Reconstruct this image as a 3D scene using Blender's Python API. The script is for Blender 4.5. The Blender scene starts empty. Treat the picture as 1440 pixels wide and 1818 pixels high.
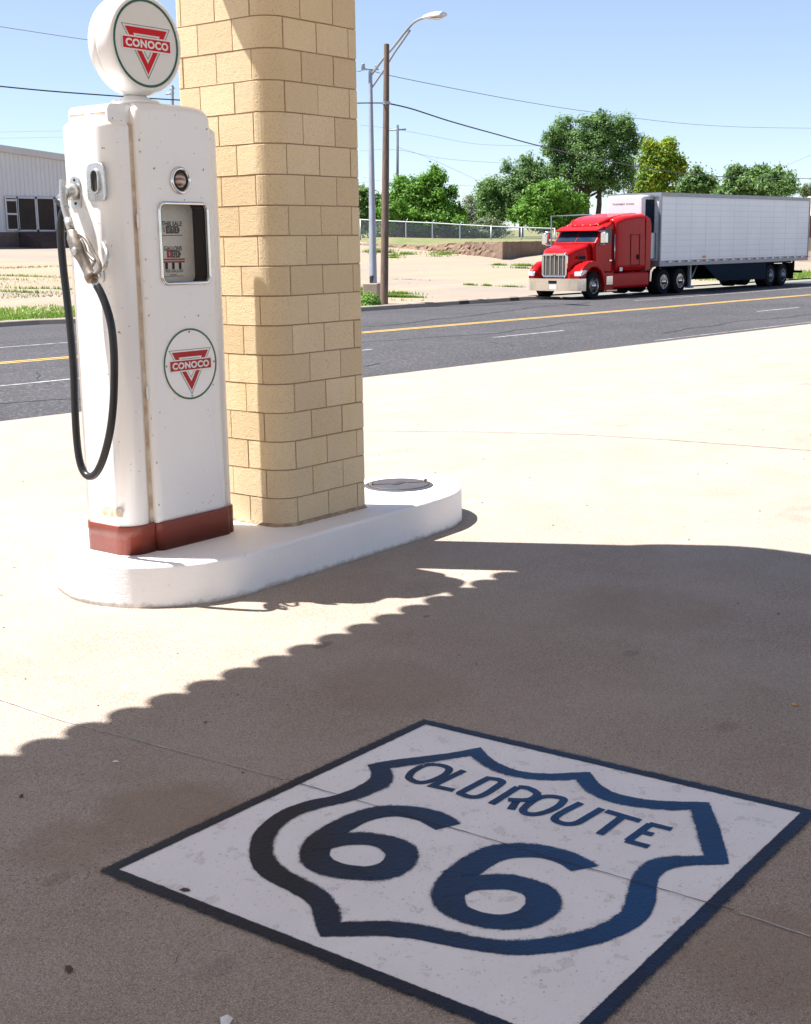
import bpy, bmesh, math, random
from mathutils import Vector, Matrix
random.seed(7)
S = bpy.context.scene
C = S.collection

# ---------------------------------------------------------------- camera, sky, sun, exposure
ZC = 1.6045
FW = Vector((0.7701596, 0.60414595, -0.20460172))
RT = Vector((0.61487931, -0.78850123, -0.01375656))
UP = Vector((0.16963968, 0.11521062, 0.97874864))
F = 2280.0
cam = bpy.data.objects.new("Camera", bpy.data.cameras.new("Camera")); C.objects.link(cam)
cam.data.sensor_fit = 'VERTICAL'; cam.data.sensor_height = 24.0; cam.data.sensor_width = 36.0
cam.data.lens = 24.0 * F / 1818.0
cam.data.clip_start = 0.05; cam.data.clip_end = 5000
m = Matrix((RT, UP, -FW)).transposed().to_4x4(); m.translation = Vector((0, 0, ZC)); cam.matrix_world = m
S.camera = cam

SUN_EL = math.radians(63.0)
SUN_AZ = Vector((-0.485, 0.8745))            # horizontal direction towards the sun
w = bpy.data.worlds.new("World"); S.world = w; w.use_nodes = True
nt = w.node_tree; bg = nt.nodes['Background']
sky = nt.nodes.new('ShaderNodeTexSky'); sky.sky_type = 'NISHITA'; sky.sun_disc = False
sky.sun_elevation = SUN_EL; sky.sun_rotation = math.atan2(SUN_AZ.x, SUN_AZ.y)
sky.air_density = 0.95; sky.dust_density = 0.4; sky.ozone_density = 1.0; sky.altitude = 1100
tn = nt.nodes.new('ShaderNodeMix'); tn.data_type = 'RGBA'; tn.blend_type = 'MULTIPLY'; tn.inputs[0].default_value = 1; 
tcw = nt.nodes.new('ShaderNodeTexCoord'); sxw = nt.nodes.new('ShaderNodeSeparateXYZ'); nt.links.new(tcw.outputs['Generated'], sxw.inputs[0])
mrw = nt.nodes.new('ShaderNodeMapRange'); mrw.inputs[1].default_value = 0.0; mrw.inputs[2].default_value = 0.22; nt.links.new(sxw.outputs['Z'], mrw.inputs[0])
hz = nt.nodes.new('ShaderNodeMix'); hz.data_type = 'RGBA'; hz.inputs[6].default_value = (0.73, 0.765, 0.92, 1); hz.inputs[7].default_value = (1.05, 0.915, 0.88, 1)
nt.links.new(mrw.outputs[0], hz.inputs[0]); nt.links.new(hz.outputs[2], tn.inputs[7])
nt.links.new(sky.outputs[0], tn.inputs[6]); nt.links.new(tn.outputs[2], bg.inputs[0]); bg.inputs[1].default_value = 0.080
sun = bpy.data.objects.new("Sun", bpy.data.lights.new("Sun", 'SUN')); C.objects.link(sun)
sun.data.energy = 4.9; sun.data.angle = math.radians(0.5); sun.data.color = (1.0, 0.952, 0.925)
sd = Vector((SUN_AZ.x * math.cos(SUN_EL), SUN_AZ.y * math.cos(SUN_EL), math.sin(SUN_EL)))
sun.rotation_euler = sd.to_track_quat('Z', 'Y').to_euler(); sun.location = (0, 0, 30)
S.view_settings.view_transform = 'Standard'; S.view_settings.look = 'None'
S.view_settings.exposure = 1.31; S.view_settings.gamma = 1.0
S.cycles.max_bounces = 8; S.cycles.transparent_max_bounces = 24

# ---------------------------------------------------------------- survey helpers (photo bearing -> world)
def ray(x, y): return FW * F + RT * (x - 720) + UP * (909 - y)
def at(x, y, D):                                   # point on a bearing at depth D
    P = ray(x, y) * (D / F); P.z += ZC; return P
def on(x, y, X=None, Y=None, Z=None):              # point on a bearing meeting a world plane
    d = ray(x, y)
    t = X / d.x if X is not None else Y / d.y if Y is not None else (Z - ZC) / d.z
    P = d * t; P.z += ZC; return P

# ---------------------------------------------------------------- materials
def lk(nt, a, b): nt.links.new(a, b)
def base_mat(name, col, rough=0.6, metal=0.0, spec=0.5):
    m = bpy.data.materials.new(name); m.use_nodes = True
    b = m.node_tree.nodes['Principled BSDF']
    b.inputs['Base Color'].default_value = (*col, 1); b.inputs['Roughness'].default_value = rough
    b.inputs['Metallic'].default_value = metal; b.inputs['Specular IOR Level'].default_value = spec
    return m, m.node_tree, b
def coords(nt, scale=(1, 1, 1)):
    t = nt.nodes.new('ShaderNodeTexCoord'); mp = nt.nodes.new('ShaderNodeMapping')
    mp.inputs['Scale'].default_value = scale; lk(nt, t.outputs['Object'], mp.inputs[0]); return mp.outputs[0]
def noise(nt, vec, scale, detail=4, rough=0.6):
    n = nt.nodes.new('ShaderNodeTexNoise'); n.inputs['Scale'].default_value = scale
    n.inputs['Detail'].default_value = detail; n.inputs['Roughness'].default_value = rough
    lk(nt, vec, n.inputs['Vector']); return n.outputs['Fac']
def ramp(nt, fac, lo, hi, a=0.0, b=1.0):
    r = nt.nodes.new('ShaderNodeMapRange'); r.inputs[1].default_value = lo; r.inputs[2].default_value = hi
    r.inputs[3].default_value = a; r.inputs[4].default_value = b; r.clamp = True; lk(nt, fac, r.inputs[0]); return r.outputs[0]
def mix(nt, fac, a, b, mode='MIX'):
    x = nt.nodes.new('ShaderNodeMix'); x.data_type = 'RGBA'; x.blend_type = mode
    if isinstance(fac, (int, float)): x.inputs[0].default_value = fac
    else: lk(nt, fac, x.inputs[0])
    for i, v in ((6, a), (7, b)):
        if isinstance(v, tuple): x.inputs[i].default_value = (*v, 1)
        else: lk(nt, v, x.inputs[i])
    return x.outputs[2]
def mathn(nt, op, a, b=None):
    x = nt.nodes.new('ShaderNodeMath'); x.operation = op
    for i, v in ((0, a), (1, b)):
        if v is None: continue
        if isinstance(v, (int, float)): x.inputs[i].default_value = v
        else: lk(nt, v, x.inputs[i])
    return x.outputs[0]
def bump(nt, b, h, strength=0.3, dist=0.01):
    x = nt.nodes.new('ShaderNodeBump'); x.inputs['Strength'].default_value = strength
    x.inputs['Distance'].default_value = dist; lk(nt, h, x.inputs['Height']); lk(nt, x.outputs[0], b.inputs['Normal'])
def varied(name, col, rough=0.6, metal=0.0, col2=None, scale=3.0, amt=0.5, fine=60.0, fineamt=0.12, bmp=0.2, bd=0.004, spec=0.5, stretch=(1, 1, 1)):
    m, nt, b = base_mat(name, col, rough, metal, spec)
    v = coords(nt, stretch)
    col2 = col2 or tuple(c * 0.75 for c in col)
    c = mix(nt, ramp(nt, noise(nt, v, scale), 0.35, 0.7, 0, amt), col, col2)
    f = noise(nt, v, fine, 3, 0.7)
    c = mix(nt, ramp(nt, f, 0.3, 0.7, 0, fineamt * 2), c, tuple(x * 0.45 for x in col))
    lk(nt, c, b.inputs['Base Color'])
    lk(nt, ramp(nt, noise(nt, v, scale * 2.3), 0.2, 0.8, max(rough - .1, 0.02), min(rough + .12, 1)), b.inputs['Roughness'])
    if bmp: bump(nt, b, f, bmp, bd)
    return m
M = {}
# forecourt concrete: worn aggregate, stains
m, nt, b = base_mat('concrete', (0.5, 0.42, 0.34), 0.85, 0, 0.3)
v = coords(nt)
c = mix(nt, ramp(nt, noise(nt, v, 0.55, 5), .35, .72), (0.415, 0.350, 0.283), (0.335, 0.276, 0.217))
c = mix(nt, ramp(nt, noise(nt, v, 2.3, 6, .65), .45, .68, 0, .65), c, (0.31, 0.238, 0.170))
c = mix(nt, ramp(nt, noise(nt, v, 9, 6, .7), .4, .8, 0, .35), c, (0.46, 0.395, 0.315))
vo = nt.nodes.new('ShaderNodeTexVoronoi'); vo.inputs['Scale'].default_value = 185; lk(nt, v, vo.inputs['Vector'])
c = mix(nt, ramp(nt, vo.outputs['Distance'], .15, .6, .5, 0), c, (0.18, 0.14, 0.105))
c = mix(nt, mathn(nt, 'MULTIPLY', ramp(nt, noise(nt, v, 75, 3, .6), .52, .66), ramp(nt, noise(nt, v, 1.7, 4, .6), .40, .62)), c, (0.22, 0.14, 0.09))
vc = nt.nodes.new('ShaderNodeTexVoronoi'); vc.inputs['Scale'].default_value = 300; lk(nt, v, vc.inputs['Vector'])
sc_ = nt.nodes.new('ShaderNodeSeparateColor'); lk(nt, vc.outputs['Color'], sc_.inputs[0])
c = mix(nt, ramp(nt, sc_.outputs[0], .55, 1, 0, .55), c, (0.17, 0.125, 0.095))
c = mix(nt, ramp(nt, sc_.outputs[1], .72, 1, 0, .6), c, (0.52, 0.45, 0.38))
sp = noise(nt, v, 260, 2, .5)
c = mix(nt, ramp(nt, sp, .58, .68, 0, .9), c, (0.66, 0.60, 0.52))
c = mix(nt, ramp(nt, noise(nt, v, 120, 2, .5), .62, .70, 0, .75), c, (0.14, 0.115, 0.10))
c = mix(nt, ramp(nt, noise(nt, v, 1.15, 4, .6), .68, .78, 0, .5), c, (0.19, 0.155, 0.125))
def spot(c, x, y, r, col, k=1.0, st=1.0):          # an oil or rust stain with a ragged rim
    d = nt.nodes.new('ShaderNodeVectorMath'); d.operation = 'DISTANCE'; d.inputs[1].default_value = (x, y*st, 0)
    mp = nt.nodes.new('ShaderNodeMapping'); mp.inputs['Scale'].default_value = (1, st, 0); lk(nt, v, mp.inputs[0]); lk(nt, mp.outputs[0], d.inputs[0])
    dd = mathn(nt, 'ADD', d.outputs['Value'], mathn(nt, 'MULTIPLY', noise(nt, v, 2.2/r**.6, 5, .7), r*1.1))
    return mix(nt, ramp(nt, dd, r*1.25, r*1.65, k, 0), c, col)
for x_, y_, r_, k_ in ((572, 1145, .055, .75), (757, 1094, .022, .8), (668, 1090, .02, .4), (885, 1420, .03, .3), (1120, 1160, .05, .4), (1290, 1290, .06, .3), (100, 1560, .05, .35), (385, 1720, .06, .3)):
    p_ = on(x_, y_, Z=0); c = spot(c, p_.x, p_.y, r_, (0.12, 0.097, 0.08), k_*.75, 1.6)
for x_, y_, r_, k_ in ((300, 1440, .22, .55), (120, 1500, .16, .4), (1390, 1700, .25, .4), (700, 1220, .3, .3), (1150, 1080, .4, .3)):
    p_ = on(x_, y_, Z=0); c = spot(c, p_.x, p_.y, r_, (0.27, 0.19, 0.13), k_)
lk(nt, c, b.inputs['Base Color'])
bump(nt, b, mathn(nt, 'ADD', vo.outputs['Distance'], noise(nt, v, 40, 4)), .5, .005)
M['concrete'] = m
# asphalt
m, nt, b = base_mat('asphalt', (0.1, 0.1, 0.1), 0.85, 0, 0.3)
v = coords(nt)
c = mix(nt, ramp(nt, noise(nt, v, .25, 5), .3, .7), (0.042, 0.041, 0.044), (0.064, 0.062, 0.064))
vs = coords(nt, (0.12, 1.6, 1))
c = mix(nt, ramp(nt, noise(nt, vs, 1.0, 4), .5, .75, 0, .5), c, (0.030, 0.030, 0.033))
c = mix(nt, ramp(nt, noise(nt, v, 18, 3, .75), .54, .66, 0, .75), c, (0.20, 0.19, 0.185))
c = mix(nt, ramp(nt, noise(nt, v, 13, 3, .75), .56, .66, 0, .7), c, (0.015, 0.015, 0.017))
lk(nt, c, b.inputs['Base Color']); bump(nt, b, noise(nt, v, 30, 3), .5, .01)
M['asphalt'] = m
M['tarseam'] = varied('tar_seam', (0.02, 0.02, 0.022), .5, scale=4, bmp=0)
# dirt lot
m, nt, b = base_mat('dirt', (0.5, 0.38, 0.27), 0.95, 0, 0.2)
v = coords(nt)
c = mix(nt, ramp(nt, noise(nt, v, .07, 5), .42, .58), (0.32, 0.245, 0.17), (0.25, 0.22, 0.185))
vl = coords(nt, (0.25, 1.2, 1))
c = mix(nt, ramp(nt, noise(nt, vl, .45, 6, .7), .45, .62, 0, .8), c, (0.335, 0.27, 0.20))
c = mix(nt, ramp(nt, noise(nt, vl, .9, 5, .7), .64, .70, 0, .5), c, (0.19, 0.19, 0.10))
c = mix(nt, ramp(nt, noise(nt, v, 3, 5, .7), .6, .8, 0, .5), c, (0.30, 0.22, 0.16))
lk(nt, c, b.inputs['Base Color']); bump(nt, b, noise(nt, v, 4, 5), .6, .08)
M['dirt'] = m
M['grassland'] = varied('grassland', (0.13, 0.17, 0.045), .95, col2=(0.28, 0.22, 0.13), scale=.35, amt=.9, fine=6, bmp=.6, bd=.1)
M['kerb'] = varied('kerb', (0.36, 0.30, 0.24), .9, fine=20)
M['lanewhite'] = varied('lane_white', (0.50, 0.49, 0.47), .8, col2=(0.09, 0.09, 0.09), scale=5, amt=1, bmp=0)
M['laneyellow'] = varied('lane_yellow', (0.75, 0.48, 0.10), .8, col2=(0.45, 0.30, 0.1), scale=2, amt=.6, bmp=0)
M['joint_light'] = varied('joint_light', (0.62, 0.58, 0.52), .9, col2=(0.3, 0.26, 0.22), scale=14, amt=1, bmp=0)
M['joint_dark'] = varied('joint_dark', (0.07, 0.058, 0.05), .9, scale=6, bmp=0)
M['joint_worn'] = varied('joint_worn', (0.36, 0.31, 0.26), .9, scale=6, col2=(.33, .28, .23), bmp=0)
M['grit'] = varied('grit', (0.22, 0.14, 0.10), .9, bmp=0)
M['leaflitter'] = varied('leaf_litter', (0.10, 0.06, 0.04), .8, bmp=0)
# island: thick brush-painted white
m, nt, b = base_mat('island_paint', (0.8, 0.78, 0.75), 0.6)
v = coords(nt); vz = coords(nt, (1, 1, 9))
c = mix(nt, ramp(nt, noise(nt, v, 3, 5), .45, .75, 0, .5), (0.88, 0.865, 0.84), (0.80, 0.77, 0.72))
c = mix(nt, ramp(nt, noise(nt, v, 14, 6, .75), .65, .70, 0, .8), c, (0.50, 0.42, 0.35))
sxi = nt.nodes.new('ShaderNodeSeparateXYZ'); lk(nt, v, sxi.inputs[0])
gz = mathn(nt, 'ADD', mathn(nt, 'MULTIPLY', noise(nt, v, 22, 5, .7), .09), sxi.outputs['Z'])
c = mix(nt, ramp(nt, gz, .050, .068, .45, 0), c, (0.40, 0.32, 0.25))
lk(nt, c, b.inputs['Base Color'])
bump(nt, b, mathn(nt, 'ADD', noise(nt, vz, 14, 4), noise(nt, v, 60, 3)), .35, .006)
M['island'] = m
# blockwork
m, nt, b = base_mat('block', (0.6, 0.45, 0.26), 0.85, 0, .3)
v = coords(nt)
geo = nt.nodes.new('ShaderNodeNewGeometry')
c = mix(nt, ramp(nt, noise(nt, v, 2.2, 4), .3, .7), (0.77, 0.625, 0.40), (0.70, 0.565, 0.36))
c = mix(nt, ramp(nt, geo.outputs['Random Per Island'], 0, 1, 0, .9), c, (0.62, 0.485, 0.30))
c = mix(nt, ramp(nt, noise(nt, coords(nt, (2, 2, .35)), 3.0, 4), .55, .75, 0, .5), c, (0.70, 0.52, 0.26))
pit = noise(nt, v, 150, 3, .6)
c = mix(nt, ramp(nt, pit, .56, .66, 0, .55), c, (0.36, 0.27, 0.18))
lk(nt, c, b.inputs['Base Color'])
bump(nt, b, mathn(nt, 'ADD', noise(nt, v, 35, 4), mathn(nt, 'MULTIPLY', pit, -1.2)), .55, .005)
M['block'] = m
M['mortar'] = varied('mortar', (0.43, 0.29, 0.18), .95, scale=8, fine=90)
M['foot_mortar'] = varied('foot_mortar', (0.30, 0.20, 0.13), .95, scale=20, amt=.9, col2=(.55, .42, .28), fine=90, bmp=.6, bd=.01)
# pump enamel with chips and rust
def enamel(name, col, rust_amt=.9):
    m, nt, b = base_mat(name, col, 0.22, 0, .5)
    v = coords(nt); vz = coords(nt, (9, 9, 1.1))
    c = mix(nt, ramp(nt, noise(nt, v, 2.0, 4), .4, .75, 0, .35), col, (0.82, 0.79, 0.73))
    chip = noise(nt, v, 42, 3, .55)
    zone = ramp(nt, noise(nt, v, 3.1, 3), .47, .60)
    cm = mathn(nt, 'MULTIPLY', ramp(nt, chip, .68, .705), zone)
    c = mix(nt, mathn(nt, 'MULTIPLY', ramp(nt, noise(nt, vz, 2.6, 4), .62, .78, 0, .35 * rust_amt), zone), c, (0.62, 0.42, 0.22))
    c = mix(nt, mathn(nt, 'MULTIPLY', cm, rust_amt), c, (0.20, 0.085, 0.035))
    lk(nt, c, b.inputs['Base Color']); bump(nt, b, noise(nt, v, 9, 3), .04, .01)
    b.inputs['Coat Weight'].default_value = .3; b.inputs['Coat Roughness'].default_value = .1
    return m
M['enamel'] = enamel('white_enamel', (0.88, 0.87, 0.845))
M['enamel_rusty'] = varied('rusty_enamel', (0.66, 0.52, 0.34), .6, col2=(0.36, 0.17, 0.07), scale=18, amt=.9, bmp=.3)
M['seamcream'] = varied('seam_cream', (0.78, 0.66, 0.48), .6, col2=(0.45, 0.25, 0.12), scale=14, amt=.9, bmp=0)
M['maroon'] = varied('maroon_base', (0.27, 0.052, 0.030), .35, col2=(0.19, 0.036, 0.024), scale=5, fine=90, fineamt=.15, bmp=.1)
M['globe'] = varied('globe_white', (0.82, 0.81, 0.78), .18, scale=2, amt=.1, fineamt=.0, bmp=0)
M['face'] = varied('lens_white', (0.78, 0.76, 0.71), .12, scale=3, amt=.25, fineamt=.02, bmp=0)
M['green'] = varied('green_paint', (0.01, 0.11, 0.055), .25, scale=6, amt=.5, bmp=0)
M['red'] = varied('red_enamel', (0.60, 0.003, 0.006), .4, spec=.25, scale=6, amt=.25, fineamt=.03, bmp=0)
M['whitepaint'] = varied('white_lettering', (0.80, 0.78, 0.74), .3, scale=6, amt=.1, fineamt=.02, bmp=0)
M['thinline'] = varied('thin_line', (0.10, 0.14, 0.11), .4, bmp=0)
M['chrome'] = varied('chrome', (0.78, 0.78, 0.78), .13, 1.0, col2=(.55, .54, .52), scale=14, amt=.5, fineamt=.1, bmp=0)
M['nickel'] = varied('worn_nickel', (0.40, 0.36, 0.31), .45, .85, col2=(.24, .20, .165), scale=22, amt=.8, fineamt=.2, bmp=.1)
M['brightnickel'] = varied('bright_nickel', (0.62, 0.62, 0.60), .3, .7, col2=(.45, .44, .42), scale=22, amt=.6, bmp=.1)
M['brass'] = varied('brass', (0.42, 0.26, 0.14), .35, .9, scale=30, bmp=0)
M['rubber'] = varied('rubber', (0.012, 0.013, 0.015), .38, scale=20, bmp=.05)
M['dark'] = varied('dark_cavity', (0.03, 0.027, 0.025), .7, bmp=0)
M['brownwall'] = varied('brown_inside', (0.05, 0.034, 0.028), .8, spec=.1, scale=9, bmp=0)
M['dial'] = varied('dial_cream', (0.80, 0.74, 0.63), .5, col2=(.70, .63, .50), scale=8, bmp=0)
M['ink'] = varied('black_ink', (0.10, 0.088, 0.075), .6, bmp=0)
M['redink'] = varied('red_ink', (0.42, 0.10, 0.07), .6, bmp=0)
M['oldred'] = varied('faded_red', (0.50, 0.028, 0.03), .45, spec=.25, scale=8, amt=.4, bmp=0)
m = bpy.data.materials.new('clear_glass'); m.use_nodes = True; nt = m.node_tree; nt.nodes.remove(nt.nodes['Principled BSDF'])
tr_ = nt.nodes.new('ShaderNodeBsdfTransparent'); gl_ = nt.nodes.new('ShaderNodeBsdfGlossy'); gl_.inputs['Roughness'].default_value = .03; fr_ = nt.nodes.new('ShaderNodeFresnel'); fr_.inputs[0].default_value = 1.12
ms_ = nt.nodes.new('ShaderNodeMixShader'); lk(nt, fr_.outputs[0], ms_.inputs[0]); lk(nt, tr_.outputs[0], ms_.inputs[1]); lk(nt, gl_.outputs[0], ms_.inputs[2]); lk(nt, ms_.outputs[0], nt.nodes['Material Output'].inputs[0])
M['glass'] = m
m, nt, b = base_mat('amber_glass', (0.30, 0.14, 0.08), .08)
v = coords(nt); wv = nt.nodes.new('ShaderNodeTexWave'); wv.wave_type = 'RINGS'; wv.rings_direction = 'Y'; wv.inputs['Scale'].default_value = 14; wv.inputs['Distortion'].default_value = 3
lk(nt, v, wv.inputs[0]); lk(nt, mix(nt, wv.outputs['Fac'], (0.10, 0.04, 0.03), (0.55, 0.40, 0.30)), b.inputs['Base Color']); b.inputs['Coat Weight'].default_value = 1
M['amberglass'] = m
M['lid'] = varied('lid_iron', (0.055, 0.065, 0.078), .6, .1, col2=(.14, .075, .05), scale=8, amt=.6, fine=80, fineamt=.3, bmp=.4)
# sprayed paint: fades out by the 'cover' attribute broken up with noise
def spray(name, col, col2, rough):
    m, nt, b = base_mat(name, col, rough, 0, .22)
    v = coords(nt)
    c = mix(nt, ramp(nt, noise(nt, v, 5, 4), .4, .8, 0, .6), col, col2)
    sx = nt.nodes.new('ShaderNodeSeparateXYZ'); lk(nt, v, sx.inputs[0])       # near-black towards one corner, grading to blue across, edge broken by noise
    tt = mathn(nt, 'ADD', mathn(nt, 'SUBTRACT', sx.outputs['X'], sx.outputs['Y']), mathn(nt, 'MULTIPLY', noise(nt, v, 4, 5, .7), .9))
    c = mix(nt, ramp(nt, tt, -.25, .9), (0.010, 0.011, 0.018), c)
    c = mix(nt, ramp(nt, noise(nt, v, 55, 5, .75), .66, .74, 0, .7), c, (0.05, 0.045, 0.045))
    lk(nt, c, b.inputs['Base Color'])
    a = nt.nodes.new('ShaderNodeAttribute'); a.attribute_name = 'cover'
    n1 = noise(nt, v, 260, 2, .6); n2 = noise(nt, v, 30, 4, .6)
    nn = mathn(nt, 'ADD', mathn(nt, 'MULTIPLY', ramp(nt, n1, .32, .68, .3, .85), .6), mathn(nt, 'MULTIPLY', ramp(nt, n2, .3, .7), .28))
    al = ramp(nt, mathn(nt, 'SUBTRACT', mathn(nt, 'MULTIPLY', a.outputs['Fac'], 1.25), nn), -.16, .24)
    lk(nt, al, b.inputs['Alpha'])
    bump(nt, b, noise(nt, v, 70, 5, .7), .5, .006)
    return m
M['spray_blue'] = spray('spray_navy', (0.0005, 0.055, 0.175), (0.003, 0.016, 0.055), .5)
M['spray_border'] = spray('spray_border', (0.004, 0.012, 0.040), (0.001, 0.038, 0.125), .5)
m, nt, b = base_mat('pavement_white', (0.6, 0.6, 0.62), .6)
v = coords(nt)
c = mix(nt, ramp(nt, noise(nt, v, 3, 5), .35, .7), (0.90, 0.875, 0.845), (0.83, 0.80, 0.77))
chip = noise(nt, v, 13, 8, .75)
c = mix(nt, ramp(nt, chip, .605, .62, 0, .22), c, (0.55, 0.49, 0.43))
ed = mathn(nt, 'MULTIPLY', ramp(nt, chip, .590, .600), ramp(nt, chip, .600, .610, 1, 0))
c = mix(nt, mathn(nt, 'MULTIPLY', ed, .7), c, (0.25, 0.20, 0.17))
c = mix(nt, ramp(nt, noise(nt, v, 90, 3, .6), .63, .70, 0, .6), c, (0.30, 0.25, 0.21))
lk(nt, c, b.inputs['Base Color']); bump(nt, b, mathn(nt, 'ADD', noise(nt, v, 60, 5, .7), ramp(nt, chip, .59, .615, 0, -1.5)), .45, .005)
M['emblem_white'] = m
# distance things
M['truckred'] = varied('truck_red', (0.46, 0.010, 0.012), .2, 0, spec=.14, scale=1, amt=.15, fineamt=.0, bmp=0)
M['truckred'].node_tree.nodes['Principled BSDF'].inputs['Coat Weight'].default_value = .0
M['truckdark'] = varied('truck_dark', (0.010, 0.012, 0.016), .7, spec=.15, bmp=0)
M['tyre'] = varied('tyre', (0.014, 0.014, 0.016), .85, spec=.15, bmp=0)
M['windscreen'] = varied('windscreen', (0.012, 0.028, 0.05), .08, spec=.3, scale=2, bmp=0)
M['amber'] = varied('amber_lamp', (0.75, 0.30, 0.03), .25, bmp=0)
M['lampwhite'] = varied('lamp_white', (0.72, 0.74, 0.78), .15, .2, bmp=0)
m, nt, b = base_mat('trailer_skin', (0.6, 0.62, 0.65), .38, .15)
v = coords(nt); sx = nt.nodes.new('ShaderNodeSeparateXYZ'); lk(nt, v, sx.inputs[0])
fr = mathn(nt, 'FRACT', mathn(nt, 'MULTIPLY', sx.outputs['Z'], 4.1))
ln = ramp(nt, fr, .90, .97)
c = mix(nt, ramp(nt, noise(nt, v, .5, 4), .3, .7), (0.86, 0.86, 0.87), (0.76, 0.77, 0.79))
c = mix(nt, mathn(nt, 'MULTIPLY', ln, .4), c, (0.30, 0.32, 0.36)); lk(nt, c, b.inputs['Base Color'])
bump(nt, b, fr, .3, .02)
M['trailer'] = m
M['grillemesh'] = varied('grille_mesh', (0.16, 0.15, 0.14), .5, .5, fine=30, fineamt=.4, bmp=0)
M['trailerrail'] = varied('trailer_rail', (0.36, 0.37, 0.39), .45, .5, scale=3, bmp=0)
M['skirt'] = varied('skirt_navy', (0.005, 0.016, 0.034), .7, spec=.1, bmp=0)
M['reflector'] = varied('reflector_red', (0.42, 0.03, 0.02), .4, bmp=0)
M['reeferwhite'] = varied('reefer_white', (0.74, 0.75, 0.77), .35, scale=2, amt=.2, bmp=0)
M['galv'] = varied('galvanised', (0.40, 0.43, 0.46), .5, .4, scale=2, bmp=0)
M['wood'] = varied('weathered_wood', (0.13, 0.085, 0.060), .9, col2=(0.22, 0.16, 0.12), scale=3, amt=.8, fine=14, bmp=.5, bd=.02, stretch=(4, 4, .3))
M['wire'] = varied('wire', (0.03, 0.035, 0.04), .6, bmp=0)
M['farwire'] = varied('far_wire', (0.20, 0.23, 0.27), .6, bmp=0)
M['rubble'] = varied('rubble_wall', (0.30, 0.205, 0.135), .95, col2=(0.14, 0.09, 0.065), scale=.9, amt=.9, fine=5, fineamt=.4, bmp=.8, bd=.15)
M['siding'] = varied('metal_siding', (0.66, 0.67, 0.69), .5, .0, col2=(0.56, 0.57, 0.60), scale=.5, amt=.5, bmp=0)
M['fascia'] = varied('fascia', (0.58, 0.58, 0.58), .6, scale=.4, bmp=0)
M['stemwall'] = varied('stem_wall', (0.17, 0.125, 0.11), .9, fine=6, fineamt=.3, bmp=.3)
M['stepsbrick'] = varied('brick_steps', (0.10, 0.065, 0.06), .9, fine=6, fineamt=.3, bmp=.3)
M['frame'] = varied('window_frame', (0.55, 0.57, 0.60), .5, bmp=0)
M['shopglass'] = varied('shop_glass', (0.035, 0.020, 0.018), .2, spec=.15, col2=(0.008, 0.008, 0.012), scale=.6, amt=1, bmp=0)
M['bark'] = varied('bark', (0.085, 0.065, 0.05), .95, fine=10, bmp=.5, bd=.05)
M['beige'] = varied('beige_render', (0.50, 0.40, 0.30), .9, bmp=0)
M['brick'] = varied('dark_brick', (0.16, 0.07, 0.05), .9, bmp=0)
M['canopy'] = varied('canopy_stucco', (0.82, 0.80, 0.76), .9, scale=2)
M['tile'] = varied('eave_tile', (0.30, 0.10, 0.05), .7)
def leaf(name, c1, c2, c3=None):
    m, nt, b = base_mat(name, c1, .55, 0, .35)
    g = nt.nodes.new('ShaderNodeNewGeometry'); r = g.outputs['Random Per Island']
    c = mix(nt, r, c1, c2)
    if c3: c = mix(nt, ramp(nt, r, .72, .9), c, c3)
    v = coords(nt); c = mix(nt, ramp(nt, noise(nt, v, .5, 3), .4, .7, 0, .6), c, tuple(x * .6 for x in c1))
    lk(nt, c, b.inputs['Base Color'])
    tr = nt.nodes.new('ShaderNodeBsdfTranslucent'); lk(nt, c, tr.inputs[0])
    ms = nt.nodes.new('ShaderNodeMixShader'); ms.inputs[0].default_value = .42
    out = nt.nodes['Material Output']; lk(nt, b.outputs[0], ms.inputs[1]); lk(nt, tr.outputs[0], ms.inputs[2]); lk(nt, ms.outputs[0], out.inputs[0])
    return m
M['leaf_bright'] = leaf('leaf_bright', (0.085, 0.23, 0.022), (0.25, 0.46, 0.06))
M['leaf_mid'] = leaf('leaf_mid', (0.085, 0.19, 0.045), (0.27, 0.42, 0.13))
M['leaf_grey'] = leaf('leaf_grey', (0.14, 0.20, 0.10), (0.32, 0.38, 0.21))
M['leaf_yellow'] = leaf('leaf_yellow', (0.11, 0.25, 0.02), (0.30, 0.44, 0.04), (0.55, 0.50, 0.04))
M['leaf_pale'] = leaf('leaf_pale', (0.28, 0.33, 0.23), (0.42, 0.46, 0.35))
M['grassblade'] = leaf('grass_blade', (0.16, 0.32, 0.04), (0.34, 0.50, 0.09))
M['dryblade'] = leaf('dry_blade', (0.26, 0.28, 0.09), (0.42, 0.38, 0.18))
# chain link: woven diamond mesh
m, nt, b = base_mat('chain_link', (0.32, 0.36, 0.38), .5, .5)
v = coords(nt); sx = nt.nodes.new('ShaderNodeSeparateXYZ'); lk(nt, v, sx.inputs[0])
def diag(sgn):
    d = mathn(nt, 'ADD', mathn(nt, 'MULTIPLY', sx.outputs['X'], 1.0), mathn(nt, 'MULTIPLY', sx.outputs['Z'], sgn))
    return ramp(nt, mathn(nt, 'ABSOLUTE', mathn(nt, 'SUBTRACT', mathn(nt, 'FRACT', mathn(nt, 'MULTIPLY', d, 14)), .5)), .455, .475)
lk(nt, mathn(nt, 'MAXIMUM', diag(1), diag(-1)), b.inputs['Alpha'])
M['chainlink'] = m

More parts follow.
